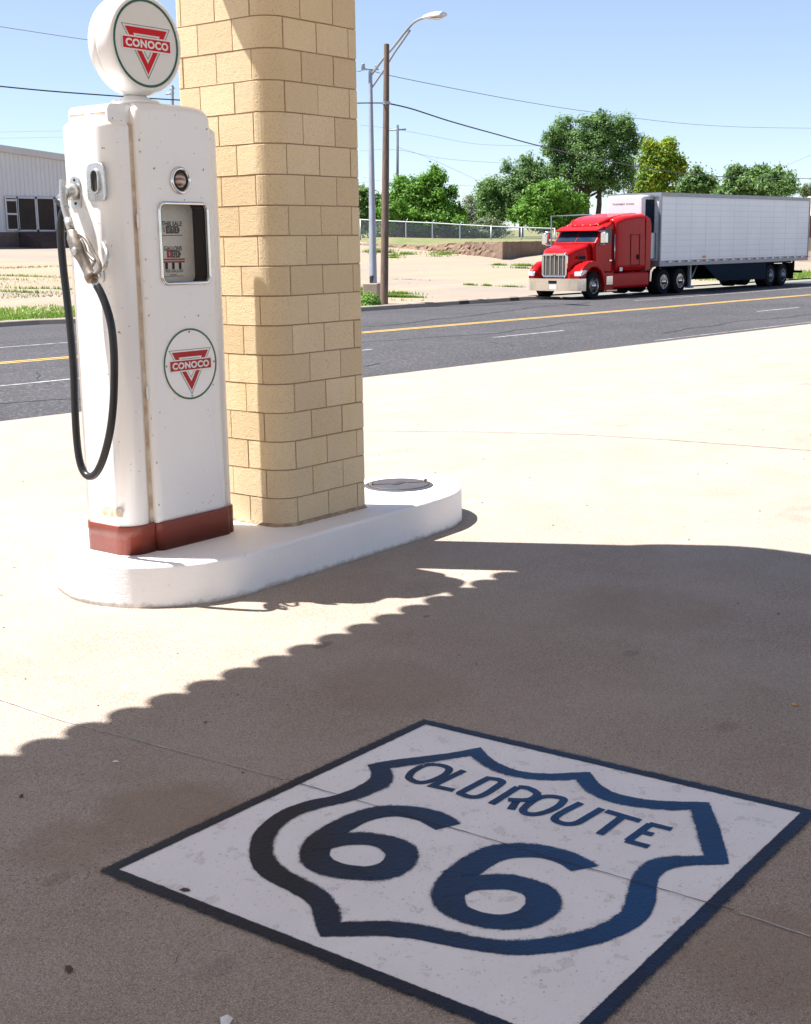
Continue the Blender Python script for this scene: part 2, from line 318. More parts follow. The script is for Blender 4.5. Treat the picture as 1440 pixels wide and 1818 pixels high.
# ---------------------------------------------------------------- mesh builder
class MB:
    def __init__(s): s.v = []; s.f = []; s.sm = []; s.cover = None
    def add(s, vs, fs, smooth=False):
        o = len(s.v); s.v += [Vector(p) for p in vs]
        s.f += [tuple(i + o for i in f) for f in fs]; s.sm += [smooth] * len(fs); return s
    def box(s, lo, hi):
        x0, y0, z0 = lo; x1, y1, z1 = hi
        return s.add([(x0,y0,z0),(x1,y0,z0),(x1,y1,z0),(x0,y1,z0),(x0,y0,z1),(x1,y0,z1),(x1,y1,z1),(x0,y1,z1)],
                     [(0,3,2,1),(4,5,6,7),(0,1,5,4),(1,2,6,5),(2,3,7,6),(3,0,4,7)])
    def rings(s, rings, cap0=True, cap1=True, closed=True, smooth=True):
        n = len(rings[0]); vs = [p for r in rings for p in r]; fs = []
        for i in range(len(rings) - 1):
            for j in range(n if closed else n - 1):
                k = (j + 1) % n
                fs.append((i*n+j, i*n+k, (i+1)*n+k, (i+1)*n+j))
        s.add(vs, fs, smooth)
        o = len(s.v) - len(vs)
        if cap0: s.f.append(tuple(o + j for j in range(n))[::-1]); s.sm.append(False)
        if cap1: s.f.append(tuple(o + (len(rings)-1)*n + j for j in range(n))); s.sm.append(False)
        return s
    def tube(s, pts, r, sides=10, cap=True):
        pts = [Vector(p) for p in pts]; n = len(pts); rr = r if isinstance(r, (list, tuple)) else [r] * n
        rings = []; ref = None
        for i, p in enumerate(pts):
            t = (pts[min(i+1, n-1)] - pts[max(i-1, 0)]).normalized()
            if ref is None:
                ref = Vector((0, 0, 1)) if abs(t.z) < .9 else Vector((1, 0, 0))
            u = (ref - t * ref.dot(t)).normalized(); ref = u; w_ = t.cross(u)
            rings.append([p + (u * math.cos(a) + w_ * math.sin(a)) * rr[i] for a in [2*math.pi*k/sides for k in range(sides)]])
        return s.rings(rings, cap, cap)
    def lathe(s, prof, c, axis='Z', sides=32, smooth=True, caps=True):
        c = Vector(c); rings = []
        for r, h in prof:
            ring = []
            for k in range(sides):
                a = 2*math.pi*k/sides; x, y = r*math.cos(a), r*math.sin(a)
                ring.append(c + (Vector((x, y, h)) if axis == 'Z' else Vector((x, h, y)) if axis == 'Y' else Vector((h, x, y))))
            rings.append(ring)
        return s.rings(rings, caps, caps, smooth=smooth)
    def prism(s, outl, a0, a1, axis='Z', r0=0.0, r1=0.0, k=4, smooth=False):
        """outline (2d) extruded along axis from a0 to a1 with rounded rims r0/r1"""
        def P(q, h):
            return Vector((q[0], q[1], h)) if axis == 'Z' else Vector((q[0], h, q[1])) if axis == 'Y' else Vector((h, q[0], q[1]))
        sg = 1 if a1 > a0 else -1; rings = []
        rim = [(1-math.sin(math.pi/2*i/k), 1-math.cos(math.pi/2*i/k)) for i in range(k+1)]     # (height from end, inset)
        if r0 > 0: rings += [[P(q, a0 + sg*r0*h) for q in offset(outl, -r0*ins)] for h, ins in rim[::-1]]
        else: rings.append([P(q, a0) for q in outl])
        if r1 > 0: rings += [[P(q, a1 - sg*r1*h) for q in offset(outl, -r1*ins)] for h, ins in rim]
        else: rings.append([P(q, a1) for q in outl])
        return s.rings(rings, smooth=smooth)
    def build(s, name, mat, parent=None, org=(0, 0, 0), flip=True, autosmooth=40, bev=0):
        me = bpy.data.meshes.new(name); o3 = Vector(org)
        me.from_pydata([p - o3 for p in s.v], [], s.f)
        for p, sm in zip(me.polygons, s.sm): p.use_smooth = sm
        me.materials.append(mat if not isinstance(mat, str) else M[mat])
        if s.cover is not None:
            a = me.attributes.new('cover', 'FLOAT', 'POINT'); a.data.foreach_set('value', s.cover)
        if flip:
            bm = bmesh.new(); bm.from_mesh(me)
            if bev:
                bmesh.ops.remove_doubles(bm, verts=bm.verts, dist=1e-5)
                es = [e for e in bm.edges if len(e.link_faces) == 2 and e.calc_face_angle(0) > .6]
                bmesh.ops.bevel(bm, geom=es, offset=bev, segments=2, affect='EDGES', profile=.5)
            bmesh.ops.recalc_face_normals(bm, faces=bm.faces); bm.to_mesh(me); bm.free()
        o = bpy.data.objects.new(name, me); C.objects.link(o)
        if flip and sum(s.sm) > 8: o.modifiers.new('weighted', 'WEIGHTED_NORMAL').weight = 80
        if parent: o.parent = parent
        return o
def offset(outl, d):
    n = len(outl); out = []
    A = sum(outl[i][0]*outl[(i+1)%n][1] - outl[(i+1)%n][0]*outl[i][1] for i in range(n)); sg = 1 if A > 0 else -1
    for i in range(n):
        p, q, r = outl[i-1], outl[i], outl[(i+1) % n]
        e1 = Vector((q[0]-p[0], q[1]-p[1])); e2 = Vector((r[0]-q[0], r[1]-q[1]))
        if e1.length < 1e-9: e1 = e2
        if e2.length < 1e-9: e2 = e1
        e1.normalize(); e2.normalize()
        nn = Vector((e1.y + e2.y, -(e1.x + e2.x)))
        if nn.length < 1e-6: nn = Vector((e1.y, -e1.x))
        nn.normalize(); c = max(.35, nn.dot(Vector((e1.y, -e1.x))))
        out.append((q[0] + sg*nn.x*d/c, q[1] + sg*nn.y*d/c))
    return out
def rrect(x0, y0, x1, y1, r, k=5, rs=None):
    rs = rs or (r, r, r, r); out = []
    for (cx, cy, a0, rr) in ((x1, y0, -90, rs[0]), (x1, y1, 0, rs[1]), (x0, y1, 90, rs[2]), (x0, y0, 180, rs[3])):
        sx = -1 if cx == x1 else 1; sy = -1 if cy == y1 else 1
        for i in range(k+1):
            a = math.radians(a0 + 90*i/k); out.append((cx + sx*rr + rr*math.cos(a), cy + sy*rr + rr*math.sin(a)))
    return out
def resample(pts, n, closed=False):
    pts = [Vector(p) for p in pts]
    if closed: pts = pts + [pts[0]]
    L = [0]
    for a, b_ in zip(pts, pts[1:]): L.append(L[-1] + (b_ - a).length)
    out = []; m_ = n if closed else n - 1
    for i in range(n):
        t = L[-1]*i/m_; j = max(0, min(len(L)-2, next((k for k in range(len(L)-1) if L[k+1] >= t - 1e-12), len(L)-2)))
        u = (t - L[j])/max(L[j+1]-L[j], 1e-12); out.append(pts[j].lerp(pts[j+1], u))
    return out
def spline(pts, sub=6, closed=False):
    pts = [Vector(p) for p in pts]; n = len(pts); out = []
    for i in range(n if closed else n-1):
        if closed: p0, p1, p2, p3 = pts[i-1], pts[i], pts[(i+1) % n], pts[(i+2) % n]
        else: p0, p1, p2, p3 = pts[max(i-1, 0)], pts[i], pts[i+1], pts[min(i+2, n-1)]
        for k in range(sub):
            t = k/sub; out.append(.5*((2*p1) + (p2-p0)*t + (2*p0-5*p1+4*p2-p3)*t*t + (3*p1-p0-3*p2+p3)*t**3))
    if not closed: out.append(pts[-1])
    return out
def tag(o, label=None, cat=None, group=None, kind=None):
    if label: o['label'] = label
    if cat: o['category'] = cat
    if group: o['group'] = group
    if kind: o['kind'] = kind
    return o
def thing(name, loc, label, cat, group=None, rz=0):
    o = bpy.data.objects.new(name, None); C.objects.link(o); o.location = loc; o.rotation_euler = (0, 0, rz)
    o.empty_display_size = .2; return tag(o, label, cat, group)
def struct(o): o['kind'] = 'structure'; return o
def text2d(txt, size=1.0, heavy=0.0, space=1.0, shear=0):
    """flat text triangles as (verts2d, faces); centred"""
    cu = bpy.data.curves.new('t', 'FONT'); cu.body = txt; cu.size = size; cu.align_x = 'CENTER'; cu.align_y = 'CENTER'
    cu.offset = heavy; cu.space_character = space; cu.fill_mode = 'FRONT'; cu.resolution_u = 4; cu.shear = shear
    ob = bpy.data.objects.new('t', cu); C.objects.link(ob); bpy.context.view_layer.update()
    me = bpy.data.meshes.new_from_object(ob.evaluated_get(bpy.context.evaluated_depsgraph_get()))
    vs = [(v_.co.x, v_.co.y) for v_ in me.vertices]; fs = [tuple(p.vertices) for p in me.polygons]
    bpy.data.objects.remove(ob); bpy.data.curves.remove(cu); bpy.data.meshes.remove(me)
    ys = [p[1] for p in vs]; cy = (max(ys)+min(ys))/2; xs = [p[0] for p in vs]; cx = (max(xs)+min(xs))/2
    return [(x-cx, y-cy) for x, y in vs], fs

# ---------------------------------------------------------------- ground
def seg(n, table):
    for (a, za), (b_, zb) in zip(table, table[1:]):
        if n <= b_:
            t = max(0, (n-a)/(b_-a)); return za + (zb-za)*t
    return table[-1][1]
RD = (math.cos(math.radians(-4.8)), math.sin(math.radians(-4.8)))      # road direction
RN = (-RD[1], RD[0])
def RP(u, n, z=0): return Vector((u*RD[0] + n*RN[0], u*RD[1] + n*RN[1], z))
NEAR, FARL, FARR = 15.25, 34.4, 30.9
def far_n(u): return FARL if u < 21 else FARL + (FARR-FARL)*(u-21)/7 if u < 28 else FARR
def zg(n):   # natural ground height against distance from the road axis
    return seg(n, [(-60, 0), (6.3, 0), (15.25, -.6), (31, -.6), (34.6, -.5), (51, .55), (79, 1.78), (130, 2.3), (400, 5), (3000, 10)])
# forecourt slab: flat by the pumps, then falling to the road
mb = MB(); us = [-60, -30, -15, -5, 0, 3, 6, 9, 12, 16, 20, 25, 31, 38, 50, 70, 110]; ns = [-30, -10, 0, 3, 5.5, 6.3, 7.3, 8.6, 10, 12, 14, 15.25]
vs = [RP(u, n, zg(n) if n > 6.3 else 0) for n in ns for u in us]; W = len(us)
for p in vs:
    n = p.x*RN[0]+p.y*RN[1]
    if 5.5 < n < 8.7: p.z = seg(n, [(5.5, 0), (6.3, -.012), (7.3, -.06), (8.6, -.14), (10, -.24)])
mb.add(vs, [(j*W+i, j*W+i+1, (j+1)*W+i+1, (j+1)*W+i) for j in range(len(ns)-1) for i in range(W-1)], True)
struct(mb.build('forecourt', 'concrete'))
# road
mb = MB(); us = list(range(-60, 20, 10)) + [21, 23, 25, 27, 28, 30] + list(range(40, 460, 20))
for k, u in enumerate(us): pass
rows = []
for u in us: rows.append([RP(u, NEAR-.15, -.604), RP(u, NEAR+1, -.597), RP(u, 22.9, -.57), RP(u, far_n(u)+.1, -.62)])
vs = [p for r in rows for p in r]
mb.add(vs, [(i*4+j, (i+1)*4+j, (i+1)*4+j+1, i*4+j+1) for i in range(len(us)-1) for j in range(3)], True)
struct(mb.build('road', 'asphalt'))
def roadz(n): return seg(n, [(NEAR-.15, -.604), (NEAR+1, -.597), (22.9, -.57), (31, -.605), (34.6, -.62)]) + .006
def strip(mbx, u0, u1, n, wd, step=5):
    u = u0
    while u < u1 - .01:
        v_ = min(u+step, u1)
        mbx.add([RP(u, n-wd/2, roadz(n)), RP(v_, n-wd/2, roadz(n)), RP(v_, n+wd/2, roadz(n)), RP(u, n+wd/2, roadz(n))], [(0, 1, 2, 3)]); u = v_
for nm, ml, n, rng in (('yellow_centre_line', 'laneyellow', 22.98, None), ('yellow_centre_line', 'laneyellow', 22.72, None),
                       ('edge_line', 'lanewhite', 26.7, None)):
    mb = MB(); strip(mb, -40, 300 if nm[0] == 'y' else 22, n, .11)
    if nm[0] == 'e': strip(mb, 41, 200, n-.3, .10)
    struct(mb.build(nm, ml, flip=False))
mb = MB()
for u0_, u1_ in [(10.8+12.85*k, 13.6+12.85*k) for k in range(-3, 9)] + [(19.1, 19.6)]: strip(mb, u0_, u1_, 19.1, .11)
for u in range(-20, 130, 12): strip(mb, u+4, u+7.4, 29.6 if u < 20 else 27.9, .10) if u < 20 else None
struct(mb.build('lane_dashes', 'lanewhite', flip=False))
mb = MB(); strip(mb, 25, 60, NEAR+.30, .06); struct(mb.build('near_edge_line', 'lanewhite', flip=False))
mb = MB(); rnd_ = random.Random(4)
for u0_, n0_, L_, ang_ in ((9, 17.1, 9, .02), (16, 20.9, 14, -.01), (24, 24.6, 16, .015), (22, 17.2, 3, 1.2), (30, 20, 4.5, 1.4), (11.5, 18.6, 3, 1.3), (14, 25, 4, 1.5), (27, 16.6, 12, .0), (44, 25, 5, 1.4)):
    a_ = ang_; q_ = [(u0_, n0_)]
    for _ in range(int(L_/.35)): a_ = ang_ + (a_-ang_)*.7 + rnd_.uniform(-.25, .25); q_.append((q_[-1][0]+math.cos(a_)*.35, q_[-1][1]+math.sin(a_)*.35))
    vs = []
    for u_, n_ in q_: k_ = rnd_.uniform(.02, .05); vs += [RP(u_, n_-k_, roadz(n_)-.002), RP(u_+.01, n_+k_, roadz(n_)-.002)]
    mb.add(vs, [(2*i, 2*i+2, 2*i+3, 2*i+1) for i in range(len(q_)-1)])
struct(mb.build('tar_seams', 'tarseam', flip=False))
# land beyond the road
mb = MB(); us = list(range(-40, 21, 5)) + [21, 22, 23, 24, 25, 26, 27, 28] + list(range(31, 160, 4)) + [180, 220, 300, 500, 900, 1800, 3000]
vs = []; cols = 26
for u in us:
    f0 = far_n(u)
    for j in range(cols):
        t = j/(cols-1); n = f0 + .3 + (140-f0)*t**1.6 if j < cols-3 else (200, 500, 2600)[j-(cols-3)]
        nn = n; z = zg(nn) + (.03*math.sin(u*.7+n*.9)+.02*math.sin(u*1.9-n*1.3) if n > 36 else 0)
        if j == 0: z = -.47
        vs.append(RP(u, n, z))
mb.add(vs, [(i*cols+j, (i+1)*cols+j, (i+1)*cols+j+1, i*cols+j+1) for i in range(len(us)-1) for j in range(cols-1)], True)
struct(mb.build('dirt_lot', 'dirt'))
mb = MB(); prof = [(-.02, -.62), (.02, -.49), (.05, -.465), (.16, -.46), (.31, -.465), (.31, -.7)]
def kerbrun(u0, u1, mbx, step=1.0, fade=False):
    u = u0; rings = []
    while u <= u1 + .01:
        k = 1.0 if not fade else max(.0, min(1, (u1-u)/3))
        rings.append([RP(u, far_n(u) + a, -.62 + (b_+.62)*k if b_ > -.63 else b_) for a, b_ in prof]); u += step
    mbx.rings(rings, smooth=False)
kerbrun(-40, 43.5, mb, .5, fade=True); struct(mb.build('kerb', 'kerb'))
mb = MB()  # two dark patches laid over the kerb face and top
for u_ in (36.3, 39.3):
    p_ = [RP(u_+a, FARR+b_, -.62+c_) for a, b_, c_ in ((0, -.03, .02), (.55, -.03, .02), (.55, .015, .135), (0, .015, .135), (.12, .17, .168), (.67, .17, .168))]
    mb.add(p_, [(0, 1, 2, 3), (3, 2, 5, 4)])
struct(mb.build('kerb_dark_patch', 'joint_dark', flip=False))
mb = MB(); kerbrun(70, 140, mb, 5); struct(mb.build('kerb', 'kerb'))
# joints in the forecourt
def ribbon(mbx, pts, wd, z, wob=0.0):
    pts = resample([Vector((p[0], p[1], z)) for p in pts], max(2, int(sum((Vector(a)-Vector(b_)).length for a, b_ in zip(pts, pts[1:]))/.03)))
    vs = []
    for i, p in enumerate(pts):
        t = (pts[min(i+1, len(pts)-1)] - pts[max(i-1, 0)]).normalized(); nn = Vector((-t.y, t.x, 0))
        o_ = nn*random.uniform(-wob, wob); k = wd*random.uniform(.6, 1.2) if wob else wd
        vs += [p + o_ - nn*k/2, p + o_ + nn*k/2]
    mbx.add(vs, [(2*i, 2*i+1, 2*i+3, 2*i+2) for i in range(len(pts)-1)])
mb = MB(); ribbon(mb, [(2.555, 5.6), (2.575, 3.55), (2.664, 2.58)], .0045, .004, .0012); ribbon(mb, [(2.735, 1.13), (2.73, .95), (2.75, -.6)], .0045, .004, .0012)
struct(mb.build('slab_joint', 'joint_light', flip=False))
mb = MB()
for a in (((9.31, 7.76), (9.45, 5.7), (9.62, 3.57)), ):
    pts = [(x, y) for x, y in a]; 
    ribbon(mb, pts, .02, -.0, .004)
for v_ in mb.v: n = v_.x*RN[0]+v_.y*RN[1]; v_.z = seg(n, [(5.5, 0), (6.3, -.012), (7.3, -.06), (8.6, -.14), (10, -.24)]) + .004 if n > 5.5 else .004
struct(mb.build('slab_joint', 'joint_worn', flip=False))
mb = MB()
def crack(p, ang, n, stp, wd=.0025):
    pts = [p]; a = ang
    for _ in range(n):
        a += random.uniform(-.6, .6); a = ang + (a-ang)*.6; pts.append((pts[-1][0]+math.cos(a)*stp, pts[-1][1]+math.sin(a)*stp))
    vs = []
    for i, q in enumerate(pts): k = wd*random.uniform(.3, 1)*(1-abs(2*i/len(pts)-1)**4); vs += [(q[0]-k/2, q[1], .004), (q[0]+k/2, q[1], .004)]
    mb.add(vs, [(2*i, 2*i+1, 2*i+3, 2*i+2) for i in range(len(pts)-1)])
crack((1.955, 2.13), math.radians(198), 26, .014, .005); crack((1.50, 2.02), math.radians(200), 20, .012, .004)
struct(mb.build('slab_crack', 'joint_dark', flip=False))

# loose grit on the slab (uncountable) and a few countable scraps
mb = MB()
def bit(p, s_, flat=.5):
    k = 5; ring = []; a0 = random.random()*6
    lo = [p + Vector((math.cos(a0+6.283*i/k)*s_*random.uniform(.6, 1), math.sin(a0+6.283*i/k)*s_*random.uniform(.6, 1), 0)) for i in range(k)]
    hi = [q*.5 + p*.5 + Vector((0, 0, s_*flat)) for q in lo]
    mb.rings([lo, hi], smooth=False)
for _ in range(420):
    x = random.uniform(2.5, 14); y = random.uniform(-1, 9)
    if 3.5 < x < 6.4 and 4.1 < y < 5.4: continue
    if 1.9 < x < 3.45 and 1.1 < y < 2.6: continue
    n = x*RN[0]+y*RN[1]; z = seg(n, [(5.5, 0), (6.3, -.012), (7.3, -.06), (8.6, -.14), (10, -.24)]) if n > 5.5 else 0
    bit(Vector((x, y, z + .001)), random.choice((.004, .005, .006, .009)))
tag(mb.build('gravel', 'grit'), kind='stuff')
for (px_, py_, s_, mt, lb) in ((329, 1580, .011, 'leaflitter', 'small dark seed pod on the white field near the left corner of the painted emblem'),
                            (38, 1413, .009, 'leaflitter', 'tiny brown leaf scrap on the shaded concrete at the left edge'),
                            (122, 1720, .012, 'leaflitter', 'brown curled leaf scrap on the concrete below the emblem, lower left'),
                            (205, 1352, .008, 'whitepaint', 'small white chip lying on shaded concrete left of the emblem'),
                            (401, 1811, .016, 'whitepaint', 'white scrap on the concrete at the bottom edge of the picture'),
                            (1411, 1251, .009, 'amber', 'tiny yellow scrap on the shaded concrete above the emblem at far right')):
    p = on(px_, py_, Z=0.004); mb = MB(); bit(Vector((0, 0, 0)), s_, .45)
    for q in mb.v: q.x *= 1.8; q.z *= .8
    o = mb.build('litter_scrap', mt); o.location = p; o.rotation_euler = (0, 0, random.random()*3); tag(o, lb, 'litter', 'litter scraps on the concrete')

# ---------------------------------------------------------------- painted emblem on the concrete
emb = thing('painted_road_emblem', (2.65, 1.87, .003), 'blue and white OLD ROUTE 66 shield in a square painted on the concrete', 'painted emblem')
EO = Vector((2.65, 1.87, .003))
Z0 = .003
A_, B_, C_, D_ = Vector((3.311, 2.531)), Vector((1.946, 2.559)), Vector((2.000, 1.178)), Vector((3.395, 1.192))
quad = [A_, B_, C_, D_]
cen = (A_+B_+C_+D_)/4
def inset(q, d): return [Vector(p) for p in offset([tuple(p) for p in q], -d)]
wf = inset(quad, .022); mb = MB()
N = 24; vs = []
for j in range(N+1):
    for i in range(N+1):
        p = (wf[0].lerp(wf[1], i/N)).lerp(wf[3].lerp(wf[2], i/N), j/N); vs.append((p.x, p.y, Z0))
mb.add(vs, [(j*(N+1)+i, j*(N+1)+i+1, (j+1)*(N+1)+i+1, (j+1)*(N+1)+i) for j in range(N) for i in range(N)])
mb.build('white_field', 'emblem_white', emb, EO, flip=False)
def paint(pairs_list, z, fade_o, fade_i, name, mat, closed=False, ends=True, mbx=None, zr=0.0):
    """sprayed stroke: list of (outer, inner) edge pairs, skirts fade out"""
    mbp = mbx or MB()
    if mbp.cover is None: mbp.cover = []
    pr = pairs_list
    vs = []; cv = []
    n = len(pr)
    for i, (o_, i_) in enumerate(pr):
        d = o_ - i_
        L = max(d.length, 1e-6); d = d/L
        # direction capped for skirts using local tangent normal
        pa, pb = pr[(i-1) % n if closed else max(i-1, 0)], pr[(i+1) % n if closed else min(i+1, n-1)]
        def nrm(a, b_, ref):
            t = (b_-a)
            if t.length < 1e-7: return ref
            t = t.normalized(); q = Vector((-t.y, t.x)); return q if q.dot(ref) > 0 else -q
        no = nrm(pa[0], pb[0], d); ni = nrm(pa[1], pb[1], d)
        rows_ = [(o_ + no*fade_o, .0), (o_ + no*fade_o*.35, .30), (o_, .66), (o_*.5 + i_*.5, 1.6), (i_, .66), (i_ - ni*fade_i*.35, .30), (i_ - ni*fade_i, .0)]
        for p, c_ in rows_: vs.append((p.x, p.y, z + zr*i/n)); cv.append(c_)
    k = 7; fs = []
    for i in range(n if closed else n-1):
        a, b_ = i*k, ((i+1) % n)*k
        for j in range(k-1): fs.append((a+j, b_+j, b_+j+1, a+j+1))
    mbp.add(vs, fs); mbp.cover += cv
    if mbx is None: return mbp.build(name, mat, emb, EO, flip=False)
def px2(pts): return [Vector(on(x, y, Z=Z0)[:2]) for x, y in pts]
def pairs(o_, i_, n): return list(zip([Vector(p[:2]) for p in resample([Vector((*p, 0)) for p in o_], n)], [Vector(p[:2]) for p in resample([Vector((*p, 0)) for p in i_], n)]))
# border
bo = inset(quad, .002); bi = inset(quad, .030); pr = []
for i in range(4):
    for k in range(10):
        t = k/10; pr.append((bo[i].lerp(bo[(i+1) % 4], t), bi[i].lerp(bi[(i+1) % 4], t)))
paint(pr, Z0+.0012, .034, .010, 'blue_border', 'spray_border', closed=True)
# shield outline, segment by segment between its corners
SH = [
 ([(653.8,1358.9),(693,1351),(793.3,1338.9),(853.3,1327.8)], [(690,1363.3),(740,1356),(793.3,1347.3),(836.7,1341.1)]),
 ([(853.3,1327.8),(862.2,1340),(880,1353.3),(906.7,1365.6),(933.3,1372.2),(944.4,1373.3),(977.8,1374.9),(1011,1373.3),(1046.7,1371.6)],
  [(836.7,1341.1),(853.3,1353.3),(873.3,1365.6),(906.7,1376.7),(951,1383.3),(977.8,1384.4),(1011,1383.8),(1024.4,1383.3)]),
 ([(1046.7,1371.6),(1055.6,1384.4),(1066.7,1395.6),(1088.9,1407.8),(1122.2,1416.7),(1155.6,1421.8),(1188.9,1423.8),(1257.4,1425.5)],
  [(1024.4,1383.3),(1035.6,1396.7),(1051,1408.9),(1073.3,1418.9),(1100,1426.7),(1133.3,1432.2),(1177.8,1436.7),(1230.2,1437.3)]),
 ([(1257.4,1425.5),(1276.3,1472.2),(1292.8,1533.6)], [(1230.2,1437.3),(1239.7,1472.2),(1253.8,1520.6)]),
 ([(1292.8,1533.6),(1259.7,1534.8),(1224.3,1536),(1193.6,1541.2),(1175.9,1550),(1165.3,1564.3),(1163.4,1588),(1158.9,1611),(1143.6,1635.3),(1116,1653.6),(1076.4,1670.4),(1030.6,1682.6),(990,1689.4),(920.6,1695),(851,1688),(795.6,1678.3),(740,1667.2),(700,1663),(670,1660.6),(614.4,1662),(570,1662.5)],
  [(1253.8,1520.6),(1236,1521.8),(1200.7,1522.3),(1165.3,1526.5),(1146.4,1534.8),(1129.9,1552.5),(1121.6,1571.4),(1118,1590.3),(1108.6,1616.3),(1094.5,1629.3),(1073.3,1640.8),(1031.7,1656),(976,1667.2),(912.2,1672.8),(851,1667.2),(795.6,1654.7),(739.4,1643),(683.9,1637.5),(642.2,1638.9),(602,1639.4)]),
 ([(570,1662.5),(560.3,1633.3),(553.3,1608.3),(531,1590.3),(497.8,1573.6),(470,1558.3),(450.6,1538.9),(445,1511),(450.6,1483.3),(470,1461),(503.3,1438.9),(545,1423.6),(592.2,1413.9),(631,1400),(656,1384.7),(661,1372.2),(653.8,1358.9)],
  [(602,1639.4),(602,1630.6),(597.8,1611),(581,1588.9),(553.3,1570.8),(522.8,1555.6),(497.8,1538.9),(482.5,1519.4),(481.7,1494.4),(492.2,1475),(517.2,1452.8),(558.9,1436),(614.4,1423.6),(656,1409.7),(686.7,1395.8),(695,1380.6),(690.8,1366.7),(690,1363.3)])]
pr = []
for (o_, i_), n in zip(SH, (8, 16, 18, 8, 60, 50)):
    def sm(q): q = [Vector((*p, 0)) for p in px2(q)]; return [Vector(p[:2]) for p in (spline(q, 4) if len(q) > 3 else q)]
    pr += pairs(sm(o_), sm(i_), n)[:-1]
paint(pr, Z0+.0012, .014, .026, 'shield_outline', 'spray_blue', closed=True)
# the two sixes
SIX1 = ([[(822.2,1472.2),(800,1451),(764.4,1438.9),(728.9,1433.3),(684.4,1432.2),(656,1436),(614.4,1450),(575.6,1469.4),(547.8,1488.9)],
         [(547.8,1488.9),(535.3,1511),(542.2,1536),(570,1551.4),(614.4,1559.7)], [(614.4,1559.7),(658.9,1561.7),(697.8,1557),(728.3,1541.7),(740.8,1519.4)],
         [(740.8,1519.4),(731,1501.4),(697.8,1487.5),(656,1480.6),(631,1480),(611.7,1482)]],
        [[(782.2,1477.8),(764.4,1467.8),(740,1455.6),(706.7,1449.6),(680,1451),(651,1458.9),(631,1469.4),(614.4,1479)],
         [(614.4,1479),(590,1503),(583.9,1516.7),(592.2,1527.8),(614.4,1536)], [(614.4,1536),(650.6,1539.4),(675.6,1533.3),(686.7,1519.4)],
         [(686.7,1519.4),(675.6,1507),(650.6,1500),(614.4,1500.6),(592.2,1505.6)]])
SIX2 = ([[(1071.9,1547.2),(1051,1532.5),(1017.8,1515.8),(976,1504.7),(934.4,1499.2),(892.8,1500),(859.4,1507.5),(823.3,1525.6),(790,1549)],
         [(790,1549),(772,1575.6),(770.6,1597.8),(787.2,1620),(823.3,1636.7),(865,1646.4)], [(865,1646.4),(906.7,1649),(951,1642.2),(984.4,1622.8),(994.2,1600.6)],
         [(994.2,1600.6),(981.7,1579.7),(951,1565.8),(912.2,1556),(878.9,1554.7),(847,1556.7)]],
        [[(1023.3,1552),(995.6,1533.9),(962.2,1523.3),(920.6,1522.2),(890,1528.3),(865,1542.2),(848.3,1554.7)],
         [(848.3,1554.7),(828,1580),(823.9,1596.4),(831.7,1611.7),(856.7,1621.4)], [(856.7,1621.4),(887.2,1625.6),(917.8,1620),(934.4,1606)],
         [(934.4,1606),(931.7,1589.4),(906.7,1580.6),(878.9,1578.9),(842.8,1581),(828.9,1588)]])
for sx_ in (SIX1, SIX2):
    pr = []
    for o_, i_ in zip(*sx_):
        q = pairs([Vector(p[:2]) for p in spline([Vector((*p, 0)) for p in px2(o_)], 4)], [Vector(p[:2]) for p in spline([Vector((*p, 0)) for p in px2(i_)], 4)], 20); pr += q[:-1]
    pr.append(q[-1]); d_ = (pr[-1][0]-pr[-3][0]).normalized(); pr += [(pr[-1][0] + d_*.02, pr[-1][1] + d_*.03), (pr[-1][0] + d_*.045, pr[-1][1] + d_*.06)]; pr = pr[1:]
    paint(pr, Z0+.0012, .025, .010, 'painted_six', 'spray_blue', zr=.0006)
# lettering
LET = [([(726.7,1382.2),(729,1374),(737.8,1366.7),(755.6,1358.9),(777.8,1358.2),(796.7,1364.4),(793.3,1373.3),(777.8,1382.2),(760,1388.2),(742,1389.5)], 1),
 ([(824,1368.5),(767.8,1395.6),(806,1404)], 2), ([(866.7,1382),(815.6,1408.9),(833.3,1415),(848.9,1415),(864.4,1408.9),(884.4,1395.6),(892.2,1388.9),(884.4,1384.4)], 3),
 ([(920,1397.8),(872,1428)], 0), ([(920,1397.8),(937.8,1400),(953.3,1408.9),(950,1415.6),(935.6,1421),(902,1420.5)], 0), ([(918,1421),(907,1438)], 0),
 ([(928.9,1437.8),(940,1426.7),(957.8,1416.7),(977.8,1414.4),(997.8,1417.8),(1000,1423.3),(988.9,1433.3),(968.9,1442.2),(948.9,1446.2),(933.3,1444.4)], 1),
 ([(1032,1426),(1002.2,1441),(985.6,1452.2),(988.9,1458.9),(1004.4,1463.3),(1022.2,1462.2),(1037.8,1454.4),(1069,1436)], 0),
 ([(1076,1440.5),(1137,1458.5)], 0), ([(1106,1450),(1064,1482)], 0),
 ([(1155.6,1463.3),(1114.4,1493.3)], 0), ([(1152,1463),(1193,1473)], 0), ([(1135.6,1476.7),(1160,1482.7)], 0), ([(1111,1493),(1152,1504)], 0)]
mbl = MB(); mbl.cover = []
